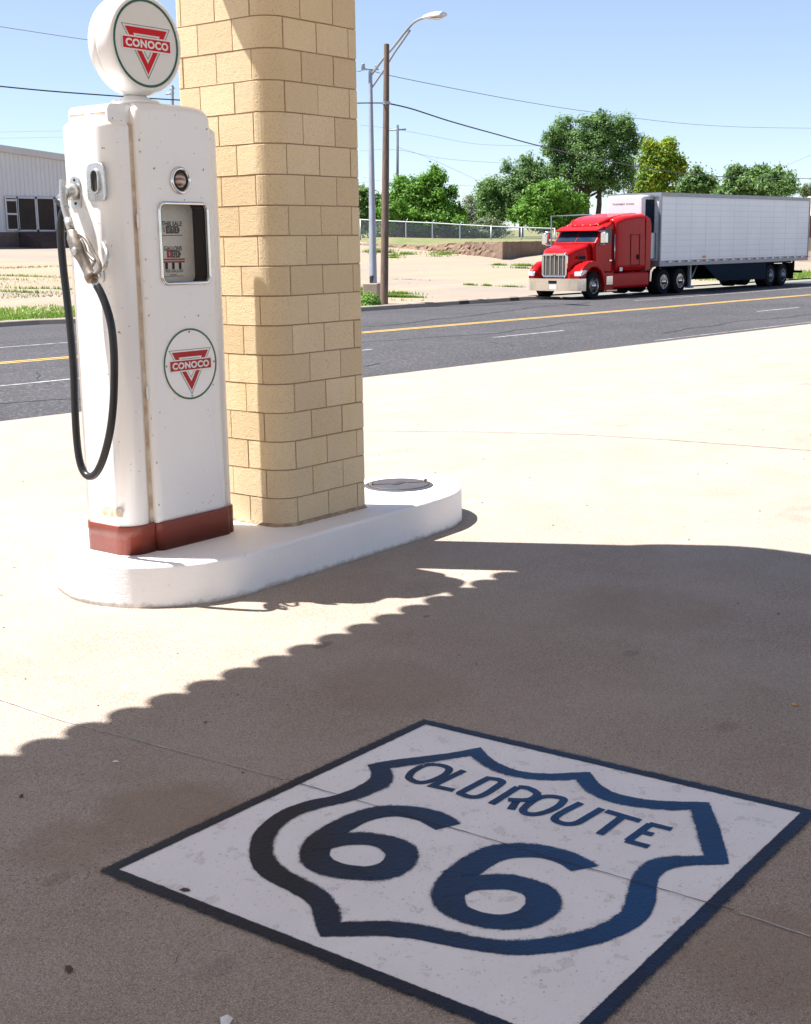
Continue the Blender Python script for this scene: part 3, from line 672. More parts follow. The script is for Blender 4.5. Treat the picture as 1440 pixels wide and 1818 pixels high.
for k, (pts, kind) in enumerate(LET):
    q = [Vector((*p, 0)) for p in px2(pts)]
    closed = kind in (1, 3)
    if kind == 1: q = spline(q, 5, True)
    elif kind == 3:
        q = q[:2] + spline(q[1:], 4)[1:] + [q[0]]; q = resample(q, 50)[:-1]
    elif len(q) > 3: q = spline(q, 5)
    else: q = [p for a, b_ in zip(q, q[1:]) for p in (a, a.lerp(b_, .25), a.lerp(b_, .5), a.lerp(b_, .75), a.lerp(b_, .999))] if kind == 0 else [q[0], q[0].lerp(q[1], .5), q[1], q[1].lerp(q[2], .5), q[2]]
    pr = []; n = len(q)
    for i, p in enumerate(q):
        a = (q[i] - q[(i-1) % n if closed else max(i-1, 0)]); b_ = (q[(i+1) % n if closed else min(i+1, n-1)] - q[i])
        a = a.normalized() if a.length > 1e-7 else b_.normalized(); b_ = b_.normalized() if b_.length > 1e-7 else a
        nn = Vector((-(a.y+b_.y), a.x+b_.x)); nn = nn.normalized() if nn.length > 1e-5 else Vector((-a.y, a.x)); cc = max(.5, nn.dot(Vector((-a.y, a.x))))
        wd = .0115/cc; P2 = Vector(p[:2]); pr.append((P2 + nn*wd, P2 - nn*wd))
    paint(pr, Z0+.0012+.0002*(k % 5), .003, .003, '', '', closed=closed, mbx=mbl)
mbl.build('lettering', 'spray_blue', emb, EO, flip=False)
mb = MB(); ribbon(mb, [(2.662, 2.57), (2.70, 1.8), (2.735, 1.145)], .0035, Z0+.003, .0015)
mb.build('joint_crack', 'joint_dark', emb, EO, flip=False)

# ---------------------------------------------------------------- island
io = [(4.1,4.185),(4.6,4.195),(5.1,4.205),(5.5,4.215),(5.8,4.235),(6.03,4.31),(6.2,4.45),(6.275,4.6),(6.28,4.74),(6.22,4.86),(6.1,4.94),(5.9,4.985),(5.4,5.07),(4.6,5.2),(4.1,5.27),(3.93,5.24),(3.77,5.13),(3.66,4.98),(3.6,4.8),(3.592,4.65),(3.64,4.48),(3.72,4.37),(3.82,4.28),(3.95,4.215)]
io = [tuple(p[:2]) for p in spline([Vector((*p, 0)) for p in io], 6, True)]
io = [(x + .002*math.sin(x*31+y*17), y + .002*math.sin(x*23-y*29)) for x, y in io]
isl = thing('pump_island', (4.94, 4.7, 0), 'long white painted concrete island with rounded ends carrying the pump and the pillar', 'pump island')
mb = MB(); rr = [io, offset(io, -.001), offset(io, -.004), offset(io, -.010), offset(io, -.018)]
mb.rings([[Vector((x, y, z)) for x, y in r] for r, z in zip([offset(io, .006), io] + rr[1:], (-.02, .02, .182, .190, .196, .200))], cap1=True)
mb.build('kerb_body', 'island', isl, (4.94, 4.7, 0))
mc = on(708, 862, Z=.2)
lid = thing('fuel_fill_cover', (mc.x, mc.y, .2), 'round blue-grey iron cover with a slot in the far end of the white island', 'manhole cover')
mb = MB(); mb.lathe([(.205, -.01), (.205, .004), (.195, .008), (.183, .008), (.183, .003)], (mc.x, mc.y, .2), sides=40, smooth=False, caps=False); mb.build('rim', 'lid', lid, (mc.x, mc.y, .2))
mb = MB(); mb.lathe([(.180, -.006), (.180, .010), (.176, .013), (.001, .013)], (mc.x, mc.y, .2), sides=40, smooth=False); mb.build('lid_plate', 'lid', lid, (mc.x, mc.y, .2))
def obox(mbx, c, sx_, sy_, z0, z1, ang):
    ca, sa = math.cos(ang), math.sin(ang); q = [(-1,-1),(1,-1),(1,1),(-1,1)]
    r0 = [Vector((c[0] + a*sx_*ca - b_*sy_*sa, c[1] + a*sx_*sa + b_*sy_*ca, z0)) for a, b_ in q]
    mbx.rings([r0, [Vector((p.x, p.y, z1)) for p in r0]], smooth=False)
mb = MB(); obox(mb, mc, .050, .022, .2135, .2155, .1); mb.build('slot', 'dark', lid, (mc.x, mc.y, .2))
va = math.atan2(-.79, .61)
for sgn in (-1, 1):
    mb = MB(); c_ = (mc.x + sgn*.165*math.cos(va+.2), mc.y + sgn*.165*math.sin(va+.2)); obox(mb, c_, .012, .009, .21, .232, .4); obox(mb, (c_[0]+.015, c_[1]+.01), .006, .006, .212, .224, .2)
    mb.build('latch', 'nickel', lid, (mc.x, mc.y, .2))
    mb = MB(); c_ = (mc.x + sgn*.10*math.cos(va+.25), mc.y + sgn*.10*math.sin(va+.25)); obox(mb, c_, .05, .004, .2132, .2155, va+.25); mb.build('seam_bar', 'dark', lid, (mc.x, mc.y, .2))

# ---------------------------------------------------------------- block pillar
X0, Y0, X1, Y1 = 4.613, 4.400, 5.265, 5.03
def arc(cx, cy, r, a0, a1, k): return [(cx+r*math.cos(math.radians(a0+(a1-a0)*i/k)), cy+r*math.sin(math.radians(a0+(a1-a0)*i/k))) for i in range(k+1)]
plan = arc(X0+.12, Y0+.12, .12, 180, 270, 12) + arc(X1-.015, Y0+.015, .015, 270, 360, 3) + arc(X1-.60, Y0+.03, .60, 0, 90, 18) + arc(X0+.02, Y1-.02, .02, 90, 180, 3)
plan = [(x, min(y, Y1)) for x, y in plan]
# arclength table starting at the tangent point on the right face
i0 = 12; plan_r = plan[i0:] + plan[:i0]; PL = [0]
for a, b_ in zip(plan_r, plan_r[1:] + plan_r[:1]): PL.append(PL[-1] + math.dist(a, b_))
PER = PL[-1]
def psamp(s_):
    s_ %= PER; j = max(i for i in range(len(PL)-1) if PL[i] <= s_ + 1e-9); t = (s_-PL[j])/max(PL[j+1]-PL[j], 1e-9)
    a, b_ = plan_r[j], plan_r[(j+1) % len(plan_r)]; p = Vector((a[0]+(b_[0]-a[0])*t, a[1]+(b_[1]-a[1])*t)); d = Vector((b_[0]-a[0], b_[1]-a[1])).normalized(); return p, Vector((d.y, -d.x))
pil = thing('block_pillar', (X0, Y0, .2), 'tan painted concrete block pillar with a rounded corner rising from the white island', 'pillar')
PO = (X0, Y0, .2); CO = .145; NC = 24
mb = MB(); core = offset(plan, -.005); mb.rings([[Vector((x, y, z)) for x, y in core] for z in (.203, .2+CO*NC)], smooth=False); mb.build('mortar_core', 'mortar', pil, PO)
mb = MB()
for c_ in range(NC):
    z0, z1 = .2+CO*c_, .2+CO*(c_+1)
    A = c_ % 2 == 0
    right = [(-.013 if A else .110) + .2375*k for k in range(0, 9)]; left = [(-.304 if A else -.182) - .2375*k for k in range(0, 5)]
    js = sorted([l for l in left if l > -.9] + [r for r in right if r < PER - .9 - .15]); js.append(js[0] + PER)
    for a, b_ in zip(js, js[1:]):
        jw = random.uniform(.0026, .0060); a += jw*random.uniform(.5, 1); b_ -= jw*random.uniform(.5, 1); zz0 = z0 + random.uniform(.003, .0045); zz1 = z1 - random.uniform(.002, .004)
        if c_ == 0: zz0 = .2 + random.uniform(.012, .018)
        ss = [a] + [s_ for s_ in sorted(list(PL) + [l - PER for l in PL] + [l+PER for l in PL]) if a+.004 < s_ < b_-.004] + [b_]
        out = random.uniform(-.001, .001); zs = [(zz0, -.006), (zz0, -.0008), (zz0+.0025, .0), (zz1-.0025, .0), (zz1, -.0008), (zz1, -.006)]
        rg = []
        n = len(ss)
        for z, d in zs:
            row = []
            for k, s_ in enumerate([ss[0]] + ss + [ss[-1]]):
                p, nn = psamp(s_); dd = d
                if k in (0, n+1): dd = -.006
                elif k in (1, n) and d == 0: dd = -.0012
                q = p + nn*(dd + out); row.append(Vector((q.x, q.y, z)))
            rg.append(row)
        mb.rings(rg, False, False, closed=False, smooth=False)
mb.build('block_courses', 'block', pil, PO, flip=False)
mb = MB(); ft = offset(plan, .006); random.seed(3)
ft = [tuple(p[:2]) for p in resample([Vector((*p, 0)) for p in ft], 160, True)]
mb.rings([[Vector((x+random.uniform(-.004, .004), y+random.uniform(-.004, .004), z)) for x, y in offset(ft, o_)] for z, o_ in ((.198, .006), (.208, .002), (.2165, -.006))], smooth=False)
mb.build('foot_mortar', 'foot_mortar', pil, PO)

# canopy overhead (outside the frame; it shades the forecourt)
EZ, EY, EX = 3.70, 5.036, 5.36
def eave_y(x): return EY + .009*(EX-.72-x)
can = thing('station_canopy', (0, 1, EZ), 'flat station canopy with a tiled eave over the forecourt, above the top of the picture', 'canopy')
ol = [(-3.2, -1.6), (EX, -1.6)] + arc(EX-.72, EY-.72, .72, 0, 90, 14) + [(-3.2, eave_y(-3.2))]
mb = MB(); mb.prism(ol, EZ+.012, EZ+.42); mb.build('roof_slab', 'canopy', can, (0, 1, EZ))
mb = MB(); x = EX-.80
while x > -3.1:
    ey_ = eave_y(x); tp = [(x+.09, ey_-.05)] + [(x+.09*math.cos(t), ey_-.03+.10*math.sin(t)) for t in [math.pi*i/10 for i in range(11)]] + [(x-.09, ey_-.05)]
    mb.prism(tp, EZ, EZ+.02); x -= .1815
mb.build('tile_edge', 'tile', can, (0, 1, EZ))

# ---------------------------------------------------------------- emblem helper for pump badges
def badge(parent, org, cpos, R, un, names, redm='red', lift=.0008, curve=None):
    """disc emblem in the XZ plane facing -Y; lift steps are real thicknesses"""
    def P(u, v_, l): return Vector((cpos[0] + u*R, cpos[1] - l*lift - (curve(u, v_) if curve else 0), cpos[2] + v_*R))
    def poly(outl, l, nm, mat, hole=None):
        mbx = MB()
        def dense(ol_):
            q = [Vector((*p, 0)) for p in ol_]; out = []
            for i in range(len(q)):
                a, b_ = q[i], q[(i+1) % len(q)]; k = max(1, int((b_-a).length/.12)); out += [a.lerp(b_, j/k) for j in range(k)]
            return out
        if hole:
            n = len(outl); m_ = 8
            for i in range(n):
                a, b_, c2, d2 = [Vector((*p, 0)) for p in (outl[i], outl[(i+1) % n], hole[(i+1) % n], hole[i])]
                g = [[(a.lerp(b_, s_/m_)).lerp(d2.lerp(c2, s_/m_), t/2) for s_ in range(m_+1)] for t in range(3)]
                vs = [P(p.x, p.y, l) for r in g for p in r]
                mbx.add(vs, [(t*(m_+1)+s_, t*(m_+1)+s_+1, (t+1)*(m_+1)+s_+1, (t+1)*(m_+1)+s_) for t in range(2) for s_ in range(m_)])
        else: mbx.add([P(p.x, p.y, l) for p in dense(outl)], [tuple(range(len(dense(outl))))])
        return mbx
    def tri(t, b_): return [(-t, b_[0]), (t, b_[0]), (0, b_[1])]
    m1 = poly(tri(.80, (.42, -.86)), 1, '', '', tri(.77, (.405, -.82))); m1b = poly(tri(.345, (.165, -.39)), 1, '', '', tri(.32, (.15, -.36)))
    m1.add(m1b.v, m1b.f); m1.build('thin_outline', 'thinline', parent, org, flip=False)
    m2 = poly(tri(.69, (.36, -.745)), 1.3, '', '', tri(.44, (.21, -.49))); tb = m2.build('red_triangle', redm, parent, org, flip=False)
    bx = .775; mbx = MB(); k = 12
    mbx.add([P(-bx+2*bx*i/k, s_, 2.6) for i in range(k+1) for s_ in (-.16, .115)], [(2*i, 2*i+2, 2*i+3, 2*i+1) for i in range(k)])
    bd = mbx.build('red_band', redm, parent, org, flip=False)
    mbx = MB(); bw = .035
    for (x0_, z0_, x1_, z1_) in ((-bx-bw, .115, bx+bw, .115+bw), (-bx-bw, -.16-bw, bx+bw, -.16), (-bx-bw, -.16, -bx, .115), (bx, -.16, bx+bw, .115)):
        kk = 10; mbx.add([P(x0_+(x1_-x0_)*i/kk, s_, 2.2) for i in range(kk+1) for s_ in (z0_, z1_)], [(2*i, 2*i+2, 2*i+3, 2*i+1) for i in range(kk)])
    mbx.build('white_edge', 'whitepaint', parent, org, flip=False)
    vs, fs = text2d('CONOCO', 1.0, .045, 1.08); sxw = max(p[0] for p in vs); shh = max(p[1] for p in vs)
    mbx = MB(); mbx.add([P(p[0]/sxw*.70, p[1]/shh*.098 - .022, 3.6) for p in vs], fs); mbx.build('lettering', 'whitepaint', bd, org, flip=False)
def disc(mbx, c, r0, r1, y0, y1, sides=48):
    """annulus facing -Y with thickness"""
    mbx.lathe([(r1, y1), (r1, y0), (r0, y0), (r0, y1)] if r0 > 0 else [(r1, y1), (r1, y0), (.0001, y0)], c, 'Y', sides, False, caps=False)

# ---------------------------------------------------------------- gas pump
PC = Vector((4.10, 4.745, .2)); pump = thing('fuel_pump', PC, 'tall white vintage fuel pump with round globe, dial window and maroon base on the island', 'fuel pump')
XL, XR, YF, YB = 3.76, 4.447, 4.550, 4.915
ZT = 2.155
# side panels (rounded boxes)
def sidepanel(x0, x1, outer_left, name):
    r = .088 if outer_left else .056; rs = (.036, .036, .05, r) if outer_left else (r, r, .036, .036)
    ol = rrect(x0, YF+.022, x1, YB-.022, r, 6, rs); mbx = MB(); mbx.prism(ol, .325, ZT, 'Z', 0, .035, 6, True); return mbx.build(name, 'enamel', pump, PC)
sp_l = sidepanel(XL, 3.911, True, 'side_panel'); sp_r = sidepanel(4.330, XR, False, 'side_panel')
mb = MB(); mb.box((3.85, YF+.106, .3), (4.42, YB-.04, 2.13)); mb.build('inner_frame', 'enamel_rusty', pump, PC)
mb = MB(); mb.box((3.900, YF+.034, .335), (3.930, YF+.05, 2.14)); mb.build('seam_strip', 'seamcream', pump, PC)
# top deck between the doors, with ventilation slots
dk = [(z_[0], z_[1]) for z_ in rrect(3.80, 2.10, 4.385, 2.222, .03, 5, (.005, .05, .03, .005))]
mb = MB(); mb.prism(dk, YF+.05, YB-.05, 'Y', 0, 0, 4, False); deck = mb.build('top_deck', 'enamel', pump, PC)
for y0_, y1_ in ((4.615, 4.715), (4.755, 4.86)):
    mb = MB(); mb.box((3.7975, y0_, 2.181), (3.802, y1_, 2.1855)); mb.build('vent_slot', 'enamel_rusty', deck, PC)
# dial door with a real window opening
def door(yo, sgn, name, window):
    x0, x1, zt = 3.922, 4.376, 2.238
    ol = [(x0, .325), (x1, .325)] + [(x1 - .045 + .045*math.cos(a), zt - .065 + .065*math.sin(a) - .012) for a in [math.pi/2*i/6 for i in range(6)]]
    ol += [(x1 - .06 - (x1-x0-.11)*i/8, zt - .006*(2*i/8-1)**2) for i in range(9)]
    ol += [(x0 + .035 - .035*math.sin(a), zt - .04 + .04*math.cos(a) - .004) for a in [math.pi/2*i/6 for i in range(1, 7)]]
    ol = [tuple(p[:2]) for p in resample([Vector((*p, 0)) for p in ol], 120, True)]
    mbx = MB(); rings = []; th = .062; rr_ = .035
    def P(q, h): return Vector((q[0], yo + sgn*h, q[1]))
    rings.append([P(q, th) for q in ol])
    for i in range(7):
        t = math.pi/2*i/6; rings.append([P(q, rr_*(1-math.sin(t))) for q in offset(ol, -rr_*(1-math.cos(t)))])
    if window:
        hole = rrect(*window, .03, 6)
        inner = rings[-1]; cxw, czw = (window[0]+window[2])/2, (window[1]+window[3])/2
        hr = []
        N_ = len(inner); hs = resample([Vector((p[0], 0, p[1])) for p in hole], 4000, True)
        angs = sorted([(math.atan2(p.z-czw, p.x-cxw), i) for i, p in enumerate(hs)])
        # match by fraction of arclength from closest starting corner
        hole_r = [Vector((p[0], 0, p[1])) for p in hole]
        per = resample(hole_r, N_, True)
        # orient & align
        def area(l): return sum(l[i].x*l[(i+1) % len(l)].z - l[(i+1) % len(l)].x*l[i].z for i in range(len(l)))
        if area(per)*area(inner) < 0: per = per[::-1]
        best = min(range(N_), key=lambda s_: sum(((per[(i+s_) % N_].x - inner[i].x)**2 + (per[(i+s_) % N_].z - inner[i].z)**2) for i in range(0, N_, 4)))
        per = [per[(i+best) % N_] for i in range(N_)]
        hr = [Vector((p.x, inner[0].y, p.z)) for p in per]
        mbx.rings(rings, False, False, smooth=True)
        mbx.rings([rings[-1], hr], False, False, smooth=False)
        wall = [Vector((p.x, inner[0].y + sgn*.012, p.z)) for p in per]
        mbx.rings([hr, wall], False, False, smooth=False)
        return mbx.build(name, 'enamel', pump, PC), per
    mbx.rings(rings, False, True, smooth=True); return mbx.build(name, 'enamel', pump, PC), None
WIN = (4.022, 1.440, 4.316, 1.798)
dr, per = door(YF, 1, 'dial_door', WIN); door(YB, -1, 'rear_door', None)
mb = MB(); mb.rings([[Vector((p.x, YF+.0125, p.z)) for p in per], [Vector((p.x, YF+.10, p.z)) for p in per]], False, False, smooth=False); mb.build('window_recess', 'brownwall', dr, PC, flip=False)
mb = MB(); fr = rrect(WIN[0]-.002, WIN[1]-.002, WIN[2]+.002, WIN[3]+.002, .032, 6); fr3 = [Vector((x, YF-.004, z)) for x, z in fr]
def loop(mbx, pts, r, sides=8):
    n = len(pts); rings = []
    cen_ = sum(pts, Vector())/n
    for i, p in enumerate(pts):
        t = (pts[(i+1) % n] - pts[i-1]).normalized(); nn = Vector((0, -1, 0)); b2 = t.cross(nn).normalized()
        rings.append([p + (nn*math.cos(a) + b2*math.sin(a))*r for a in [2*math.pi*k/sides for k in range(sides)]])
    mbx.rings(rings + [rings[0]], False, False)
loop(mb, fr3, .0085); mb.build('window_trim', 'chrome', dr, PC)
mb = MB(); mb.add([(WIN[0], YF+.098, WIN[1]), (WIN[2], YF+.098, WIN[1]), (WIN[2], YF+.098, WIN[3]), (WIN[0], YF+.098, WIN[3])], [(0, 1, 2, 3)])
dial = mb.build('dial_plate', 'dial', dr, PC, flip=False)
mb = MB(); mb.prism(rrect(WIN[0]+.001, WIN[1]+.001, WIN[2]-.001, WIN[3]-.001, .03), YF+.004, YF+.007, 'Y'); mb.build('window_pane', 'glass', dr, PC)
YD = YF+.0965
def dtext(txt, px_, py_, wd, ht, mat, nm='dial_lettering', heavy=.01, y=YD):
    p = on(px_, py_, Y=YD); vs, fs = text2d(txt, 1, heavy); sx_ = max(q[0] for q in vs); sz = max(q[1] for q in vs)
    mbx = MB(); mbx.add([(p.x + q[0]/sx_*wd/2, y, p.z + q[1]/sz*ht/2) for q in vs], fs); mbx.build(nm, mat, dial, PC, flip=False)
dtext('THIS SALE', 305, 397, .125, .022, 'ink', heavy=.03); dtext('$', 291, 408, .013, .026, 'redink', heavy=.0)
dtext('GALLONS', 307, 441, .112, .022, 'ink', heavy=.03); dtext('PER GALLON', 310, 481, .105, .014, 'ink')
for px_, py_, ch, cr in ((298, 408, '1', 1), (305.5, 408, '7', 0), (313, 408, '3', 0), (300, 451, '1', 1), (307.5, 451, '2', 0), (315, 451, '1', 0)):
    p = on(px_, py_, Y=YD); mbx = MB(); mbx.box((p.x-.011, YD-.001, p.z-.017), (p.x+.011, YD+.001, p.z+.017)); 
    if ch in '3' or (px_ == 315): mbx.add([(p.x+.011, YD-.001, p.z-.017), (p.x+.022, YD-.001, p.z), (p.x+.011, YD-.001, p.z+.017)], [(0, 1, 2)])
    mbx.build('number_wheel', 'oldred' if cr and py_ > 440 else 'ink', dial, PC, flip=False); dtext(ch, px_, py_, .007 if ch != '1' else .003, .019, 'dial', 'digit', .0, YD-.002)
for px_ in (296, 308, 320):
    p = on(px_, 472, Y=YD); mbx = MB(); mbx.box((p.x-.007, YD-.001, p.z-.015), (p.x+.007, YD+.001, p.z+.015)); mbx.build('price_slot', 'brownwall', dial, PC)
for py_, x0_, x1_, mt, th in ((418, 288, 324, 'ink', .0016), (461, 288, 328, 'redink', .004), (465.5, 288, 328, 'redink', .004), (488, 302, 314, 'redink', .002), (491, 292, 326, 'thinline', .0012)):
    a, b_ = on(x0_, py_, Y=YD), on(x1_, py_, Y=YD); mbx = MB(); mbx.box((a.x, YD-.0006, a.z-th), (b_.x, YD+.0006, a.z+th)); mbx.build('printed_line', mt, dial, PC)
# sight glass
sg = Vector((4.158, YF, 1.902))
mb = MB(); mb.lathe([(.062, .006), (.063, -.004), (.060, -.012), (.054, -.016), (.048, -.013), (.044, -.004), (.043, .004)], sg, 'Y', 36, caps=False); tr = mb.build('sight_glass_ring', 'chrome', pump, PC)
mb = MB(); mb.lathe([(.044, .002), (.044, -.001), (.030, -.0015), (.030, -.001)], sg, 'Y', 36); mb.build('glass_well', 'dark', tr, PC)
mb = MB(); mb.lathe([(.033, -.002)] + [(.033*math.cos(t), -.002-.016*math.sin(t)) for t in [math.pi/2*i/8 for i in range(1, 9)]], sg, 'Y', 30); mb.build('sight_glass', 'amberglass', tr, PC)
# round badge on the door
BS = Vector((4.166, YF-.0045, 1.062))
mb = MB(); mb.lathe([(.168, .0043), (.168, .0015), (.166, 0), (.0001, 0)], BS, 'Y', 64, False); bdg = mb.build('round_badge', 'enamel', pump, PC)
mb = MB(); disc(mb, BS, .1585, .1672, -.0012, .0002, 64); mb.build('green_ring', 'green', bdg, PC, flip=False)
badge(bdg, PC, BS, .166, 0, '', 'oldred')
for a in (90, 0, 180, 270):
    mb = MB(); mb.lathe([(.0045, 0), (.0045, -.0022), (.001, -.003)], BS + Vector((math.cos(math.radians(a))*.150, 0, math.sin(math.radians(a))*.150)), 'Y', 10); mb.build('screw', 'brass', bdg, PC)
# base skirt
def baseout(x0, x1, y0, y1, rs): return rrect(x0, y0, x1, y1, .05, 6, rs)
for nm, ol, zt in (('base_skirt', baseout(XL-.004, 3.925, YF+.016, YB-.016, (.02, .02, .054, .092)), .338), ('base_skirt', baseout(3.918, 4.384, YF-.006, YB+.006, (.02, .02, .04, .04)), .334), ('base_skirt', baseout(4.378, XR+.004, YF+.016, YB-.016, (.05, .05, .01, .01)), .336)):
    mb = MB(); mb.prism(ol, .2, zt, 'Z', 0, .006, 3, True); mb.build(nm, 'maroon', pump, PC)
for z_ in (.95, 1.72):
    mb = MB(); mb.lathe([(.006, -.03), (.007, 0), (.006, .03)], (3.918, YF+.024, z_), 'Z', 10); mb.build('hinge', 'enamel', dr, PC)
for z_ in (.42, .62, 1.30, 1.55, 2.02, 2.07):
    mb = MB(); mb.lathe([(.0045, .0), (.0045, -.003), (.002, -.004)], (3.936, YF+.008, z_), 'Y', 10); mb.build('rivet', 'seamcream', dr, PC)
# globe
GC = Vector((4.088, 4.745, 2.500))
prof = [(.0001, -.098), (.06, -.0975), (.12, -.0965), (.17, -.094), (.186, -.092), (.190, -.098), (.197, -.100), (.206, -.094), (.214, -.075), (.219, -.05), (.2205, -.02), (.2195, -.015), (.2125, -.012), (.2195, -.009), (.2205, .02), (.219, .05), (.214, .075), (.206, .094), (.197, .100), (.186, .092), (.12, .0965), (.0001, .098)]
prof = [(r*1.005, h*.62 - .003 if h > 0 else h) for r, h in prof]
mb = MB(); mb.lathe(prof, GC, 'Y', 72, caps=False); mb.lathe([(.050, -.215), (.052, -.222), (.075, -.235), (.078, -.245), (.055, -.246)], GC, 'Z', 32)
glb = mb.build('globe', 'globe', pump, PC)
mb = MB(); mb.lathe([(.112, 2.222-2.492), (.112, 2.243-2.492), (.105, 2.250-2.492), (.06, 2.252-2.492)], GC, 'Z', 36); mb.build('globe_collar', 'enamel', glb, PC)
mb = MB(); mb.lathe([(.0001, -.0995), (.06, -.099), (.12, -.098), (.17, -.0955), (.183, -.0945)], GC, 'Y', 64, caps=False); lens = mb.build('globe_lens', 'face', glb, PC)
FC = GC + Vector((0, -.0955, 0))
mb = MB(); mb.lathe([(.1780, -.0963), (.1800, -.0982), (.1865, -.0985), (.1885, -.0960)], GC, 'Y', 72, caps=False); mb.build('green_ring', 'green', glb, PC)
badge(glb, PC, FC, .178, 0, '', 'red', .0008, curve=lambda u, v_: .0042*max(0, 1-(u*u+v_*v_)))
# side fittings on the -X panel
def on3(x, y, X): return on(x, y, X=X)
c_ = on3(172, 323, XL)
mb = MB(); mb.prism(rrect(c_.y-.062, c_.z-.082, c_.y+.062, c_.z+.082, .03, 6, (.02, .04, .04, .02)), XL+.002, XL-.008, 'X', 0, .004, 3, True); bt = mb.build('nozzle_boot', 'brightnickel', pump, PC)
mb = MB(); ro = rrect(c_.y-.032, c_.z-.052, c_.y+.028, c_.z+.056, .029, 8); ri = offset(ro, -.008); 
mb.rings([[Vector((XL-.008, y, z)) for y, z in ro], [Vector((XL-.018, y, z)) for y, z in offset(ro, -.002)], [Vector((XL-.018, y, z)) for y, z in ri], [Vector((XL-.008, y, z)) for y, z in ri]], False, False, smooth=False); mb.build('boot_lip', 'brightnickel', bt, PC)
mb = MB(); mb.add([(XL-.0095, y, z) for y, z in offset(ri, .0005)], [tuple(range(len(ri)))]); mb.build('boot_hole', 'dark', bt, PC, flip=False)
for dz in (-.0, .0): pass
c2 = on3(135, 340, XL)
mb = MB(); mb.prism(rrect(c2.y-.036, c2.z-.072, c2.y+.036, c2.z+.068, .03, 6, (.008, .035, .035, .008)), XL+.002, XL-.006, 'X', 0, .003, 3, True); sw = mb.build('hose_outlet_plate', 'brightnickel', pump, PC)
mb = MB(); mb.lathe([(.034, -.005), (.036, -.02), (.037, -.035), (.032, -.05), (.022, -.058), (.018, -.062)], (XL, c2.y, c2.z-.002), 'X', 24)
e0 = Vector((XL-.052, c2.y+.004, c2.z-.012)); e1 = Vector((XL-.075, c2.y+.03, c2.z-.04)); mb.tube([e0, e0.lerp(e1, .5), e1], [.022, .021, .019], 14); mb.build('hose_elbow', 'brightnickel', sw, PC)
for dz in (-.052, .05):
    mb = MB(); mb.lathe([(.006, -.005), (.006, -.009), (.002, -.010)], (XL, c2.y, c2.z+dz), 'X', 8); mb.build('screw', 'dark', sw, PC)
XH = 3.665
# nozzle: held in front of the side panel
def Q(x, y, X=XH): return on3(x, y, X)
hook = [Q(183, 432, XL-.002), Q(190, 450, XL-.03), Q(188, 470, XL-.04), Q(181, 480, XL-.02)]
mb = MB(); mb.tube(spline(hook, 4), [.010]*13, 8); hk = mb.build('nozzle_hook', 'brightnickel', pump, PC)
c3 = on3(180, 489, XL); mb = MB(); mb.prism(rrect(c3.y-.02, c3.z-.03, c3.y+.03, c3.z+.03, .014), XL+.002, XL-.012, 'X', 0, .004, 3, True); mb.build('hook_plate', 'enamel', hk, PC)
mb = MB(); mb.lathe([(.013, -.011), (.013, -.018), (.009, -.020), (.002, -.020)], (XL, c3.y, c3.z), 'X', 16); mb.build('lock', 'chrome', hk, PC)
noz_pts = [Q(130, 432), Q(138, 446), Q(147, 464), Q(157, 486)]
mb = MB(); bodyp = [Q(125, 408), Q(128, 414), Q(130, 421), Q(135, 432), Q(140, 444), Q(143, 451), Q(146, 457), Q(152, 470), Q(158, 483), Q(161, 489), Q(165, 497)]
mb.tube(bodyp, [.017, .023, .030, .034, .036, .032, .027, .025, .024, .030, .029], 18); nz = mb.build('nozzle', 'nickel', pump, PC)
mb = MB(); sp_ = spline([Q(112, 319, XH+.01), Q(111, 335, XH+.006), Q(112, 352), Q(115, 370), Q(120, 388), Q(126, 408)], 5); mb.tube(sp_, [.0155]*len(sp_), 14, False)
mb.tube([sp_[-6], sp_[-1]], [.0185, .0185], 14); mb.build('spout', 'brightnickel', nz, PC)
mb = MB(); k1 = Q(136, 446, XH-.02); mb.lathe([(.018, .02), (.018, -.014), (.015, -.018), (.001, -.019)], k1, 'X', 18); mb.build('valve_cap', 'brightnickel', nz, PC)
mb = MB(); gp = spline([Q(139, 415), Q(150, 421), Q(159, 434), Q(167, 450), Q(176, 466), Q(178, 477), Q(170, 485), Q(160, 489)], 5); mb.tube(gp, [.0085]*len(gp), 10); mb.build('lever_guard', 'nickel', nz, PC)
mb = MB(); gp = spline([Q(144, 425), Q(150, 436), Q(154, 448), Q(162, 458), Q(168, 464), Q(163, 472)], 5); mb.tube(gp, [.007]*len(gp), 10); mb.build('trigger_lever', 'nickel', nz, PC)
mb = MB(); mb.tube([Q(163, 491), Q(165, 495), Q(167, 499)], [.016, .018, .016], 14); mb.build('coupling', 'brass', nz, PC)
mb = MB(); mb.tube([Q(167, 498), Q(172, 508), Q(174, 512)], [.0155, .0155, .0165], 14); mb.build('hose_ferrule', 'brightnickel', nz, PC)
hp = [Q(172, 507), Q(180, 522), Q(190, 548), Q(198, 580), Q(202, 620), Q(203, 665), Q(201, 720), Q(195, 768), Q(184, 812), Q(172, 838), Q(160, 846), Q(149, 838), Q(141, 815), Q(136, 775), Q(133, 720), Q(131, 660), Q(126, 595), Q(119, 530), Q(112, 470), Q(108, 420), Q(109, 388), Q(115, 368, 3.675), e1]
mb = MB(); hs_ = spline(hp, 8); mb.tube(hs_, .0175, 16); mb.build('hose', 'rubber', pump, PC)
c4 = on3(196, 908, XL-.002); mb = MB(); mb.prism(rrect(c4.y-.085, c4.z-.020, c4.y+.06, c4.z+.020, .006), XL+.001, XL-.0022, 'X')
M['decal'] = varied('worn_decal', (0.74, 0.71, 0.64), .6, col2=(0.60, 0.42, 0.16), scale=45, amt=1, bmp=0); mb.build('worn_decal', 'decal', sp_l, PC)

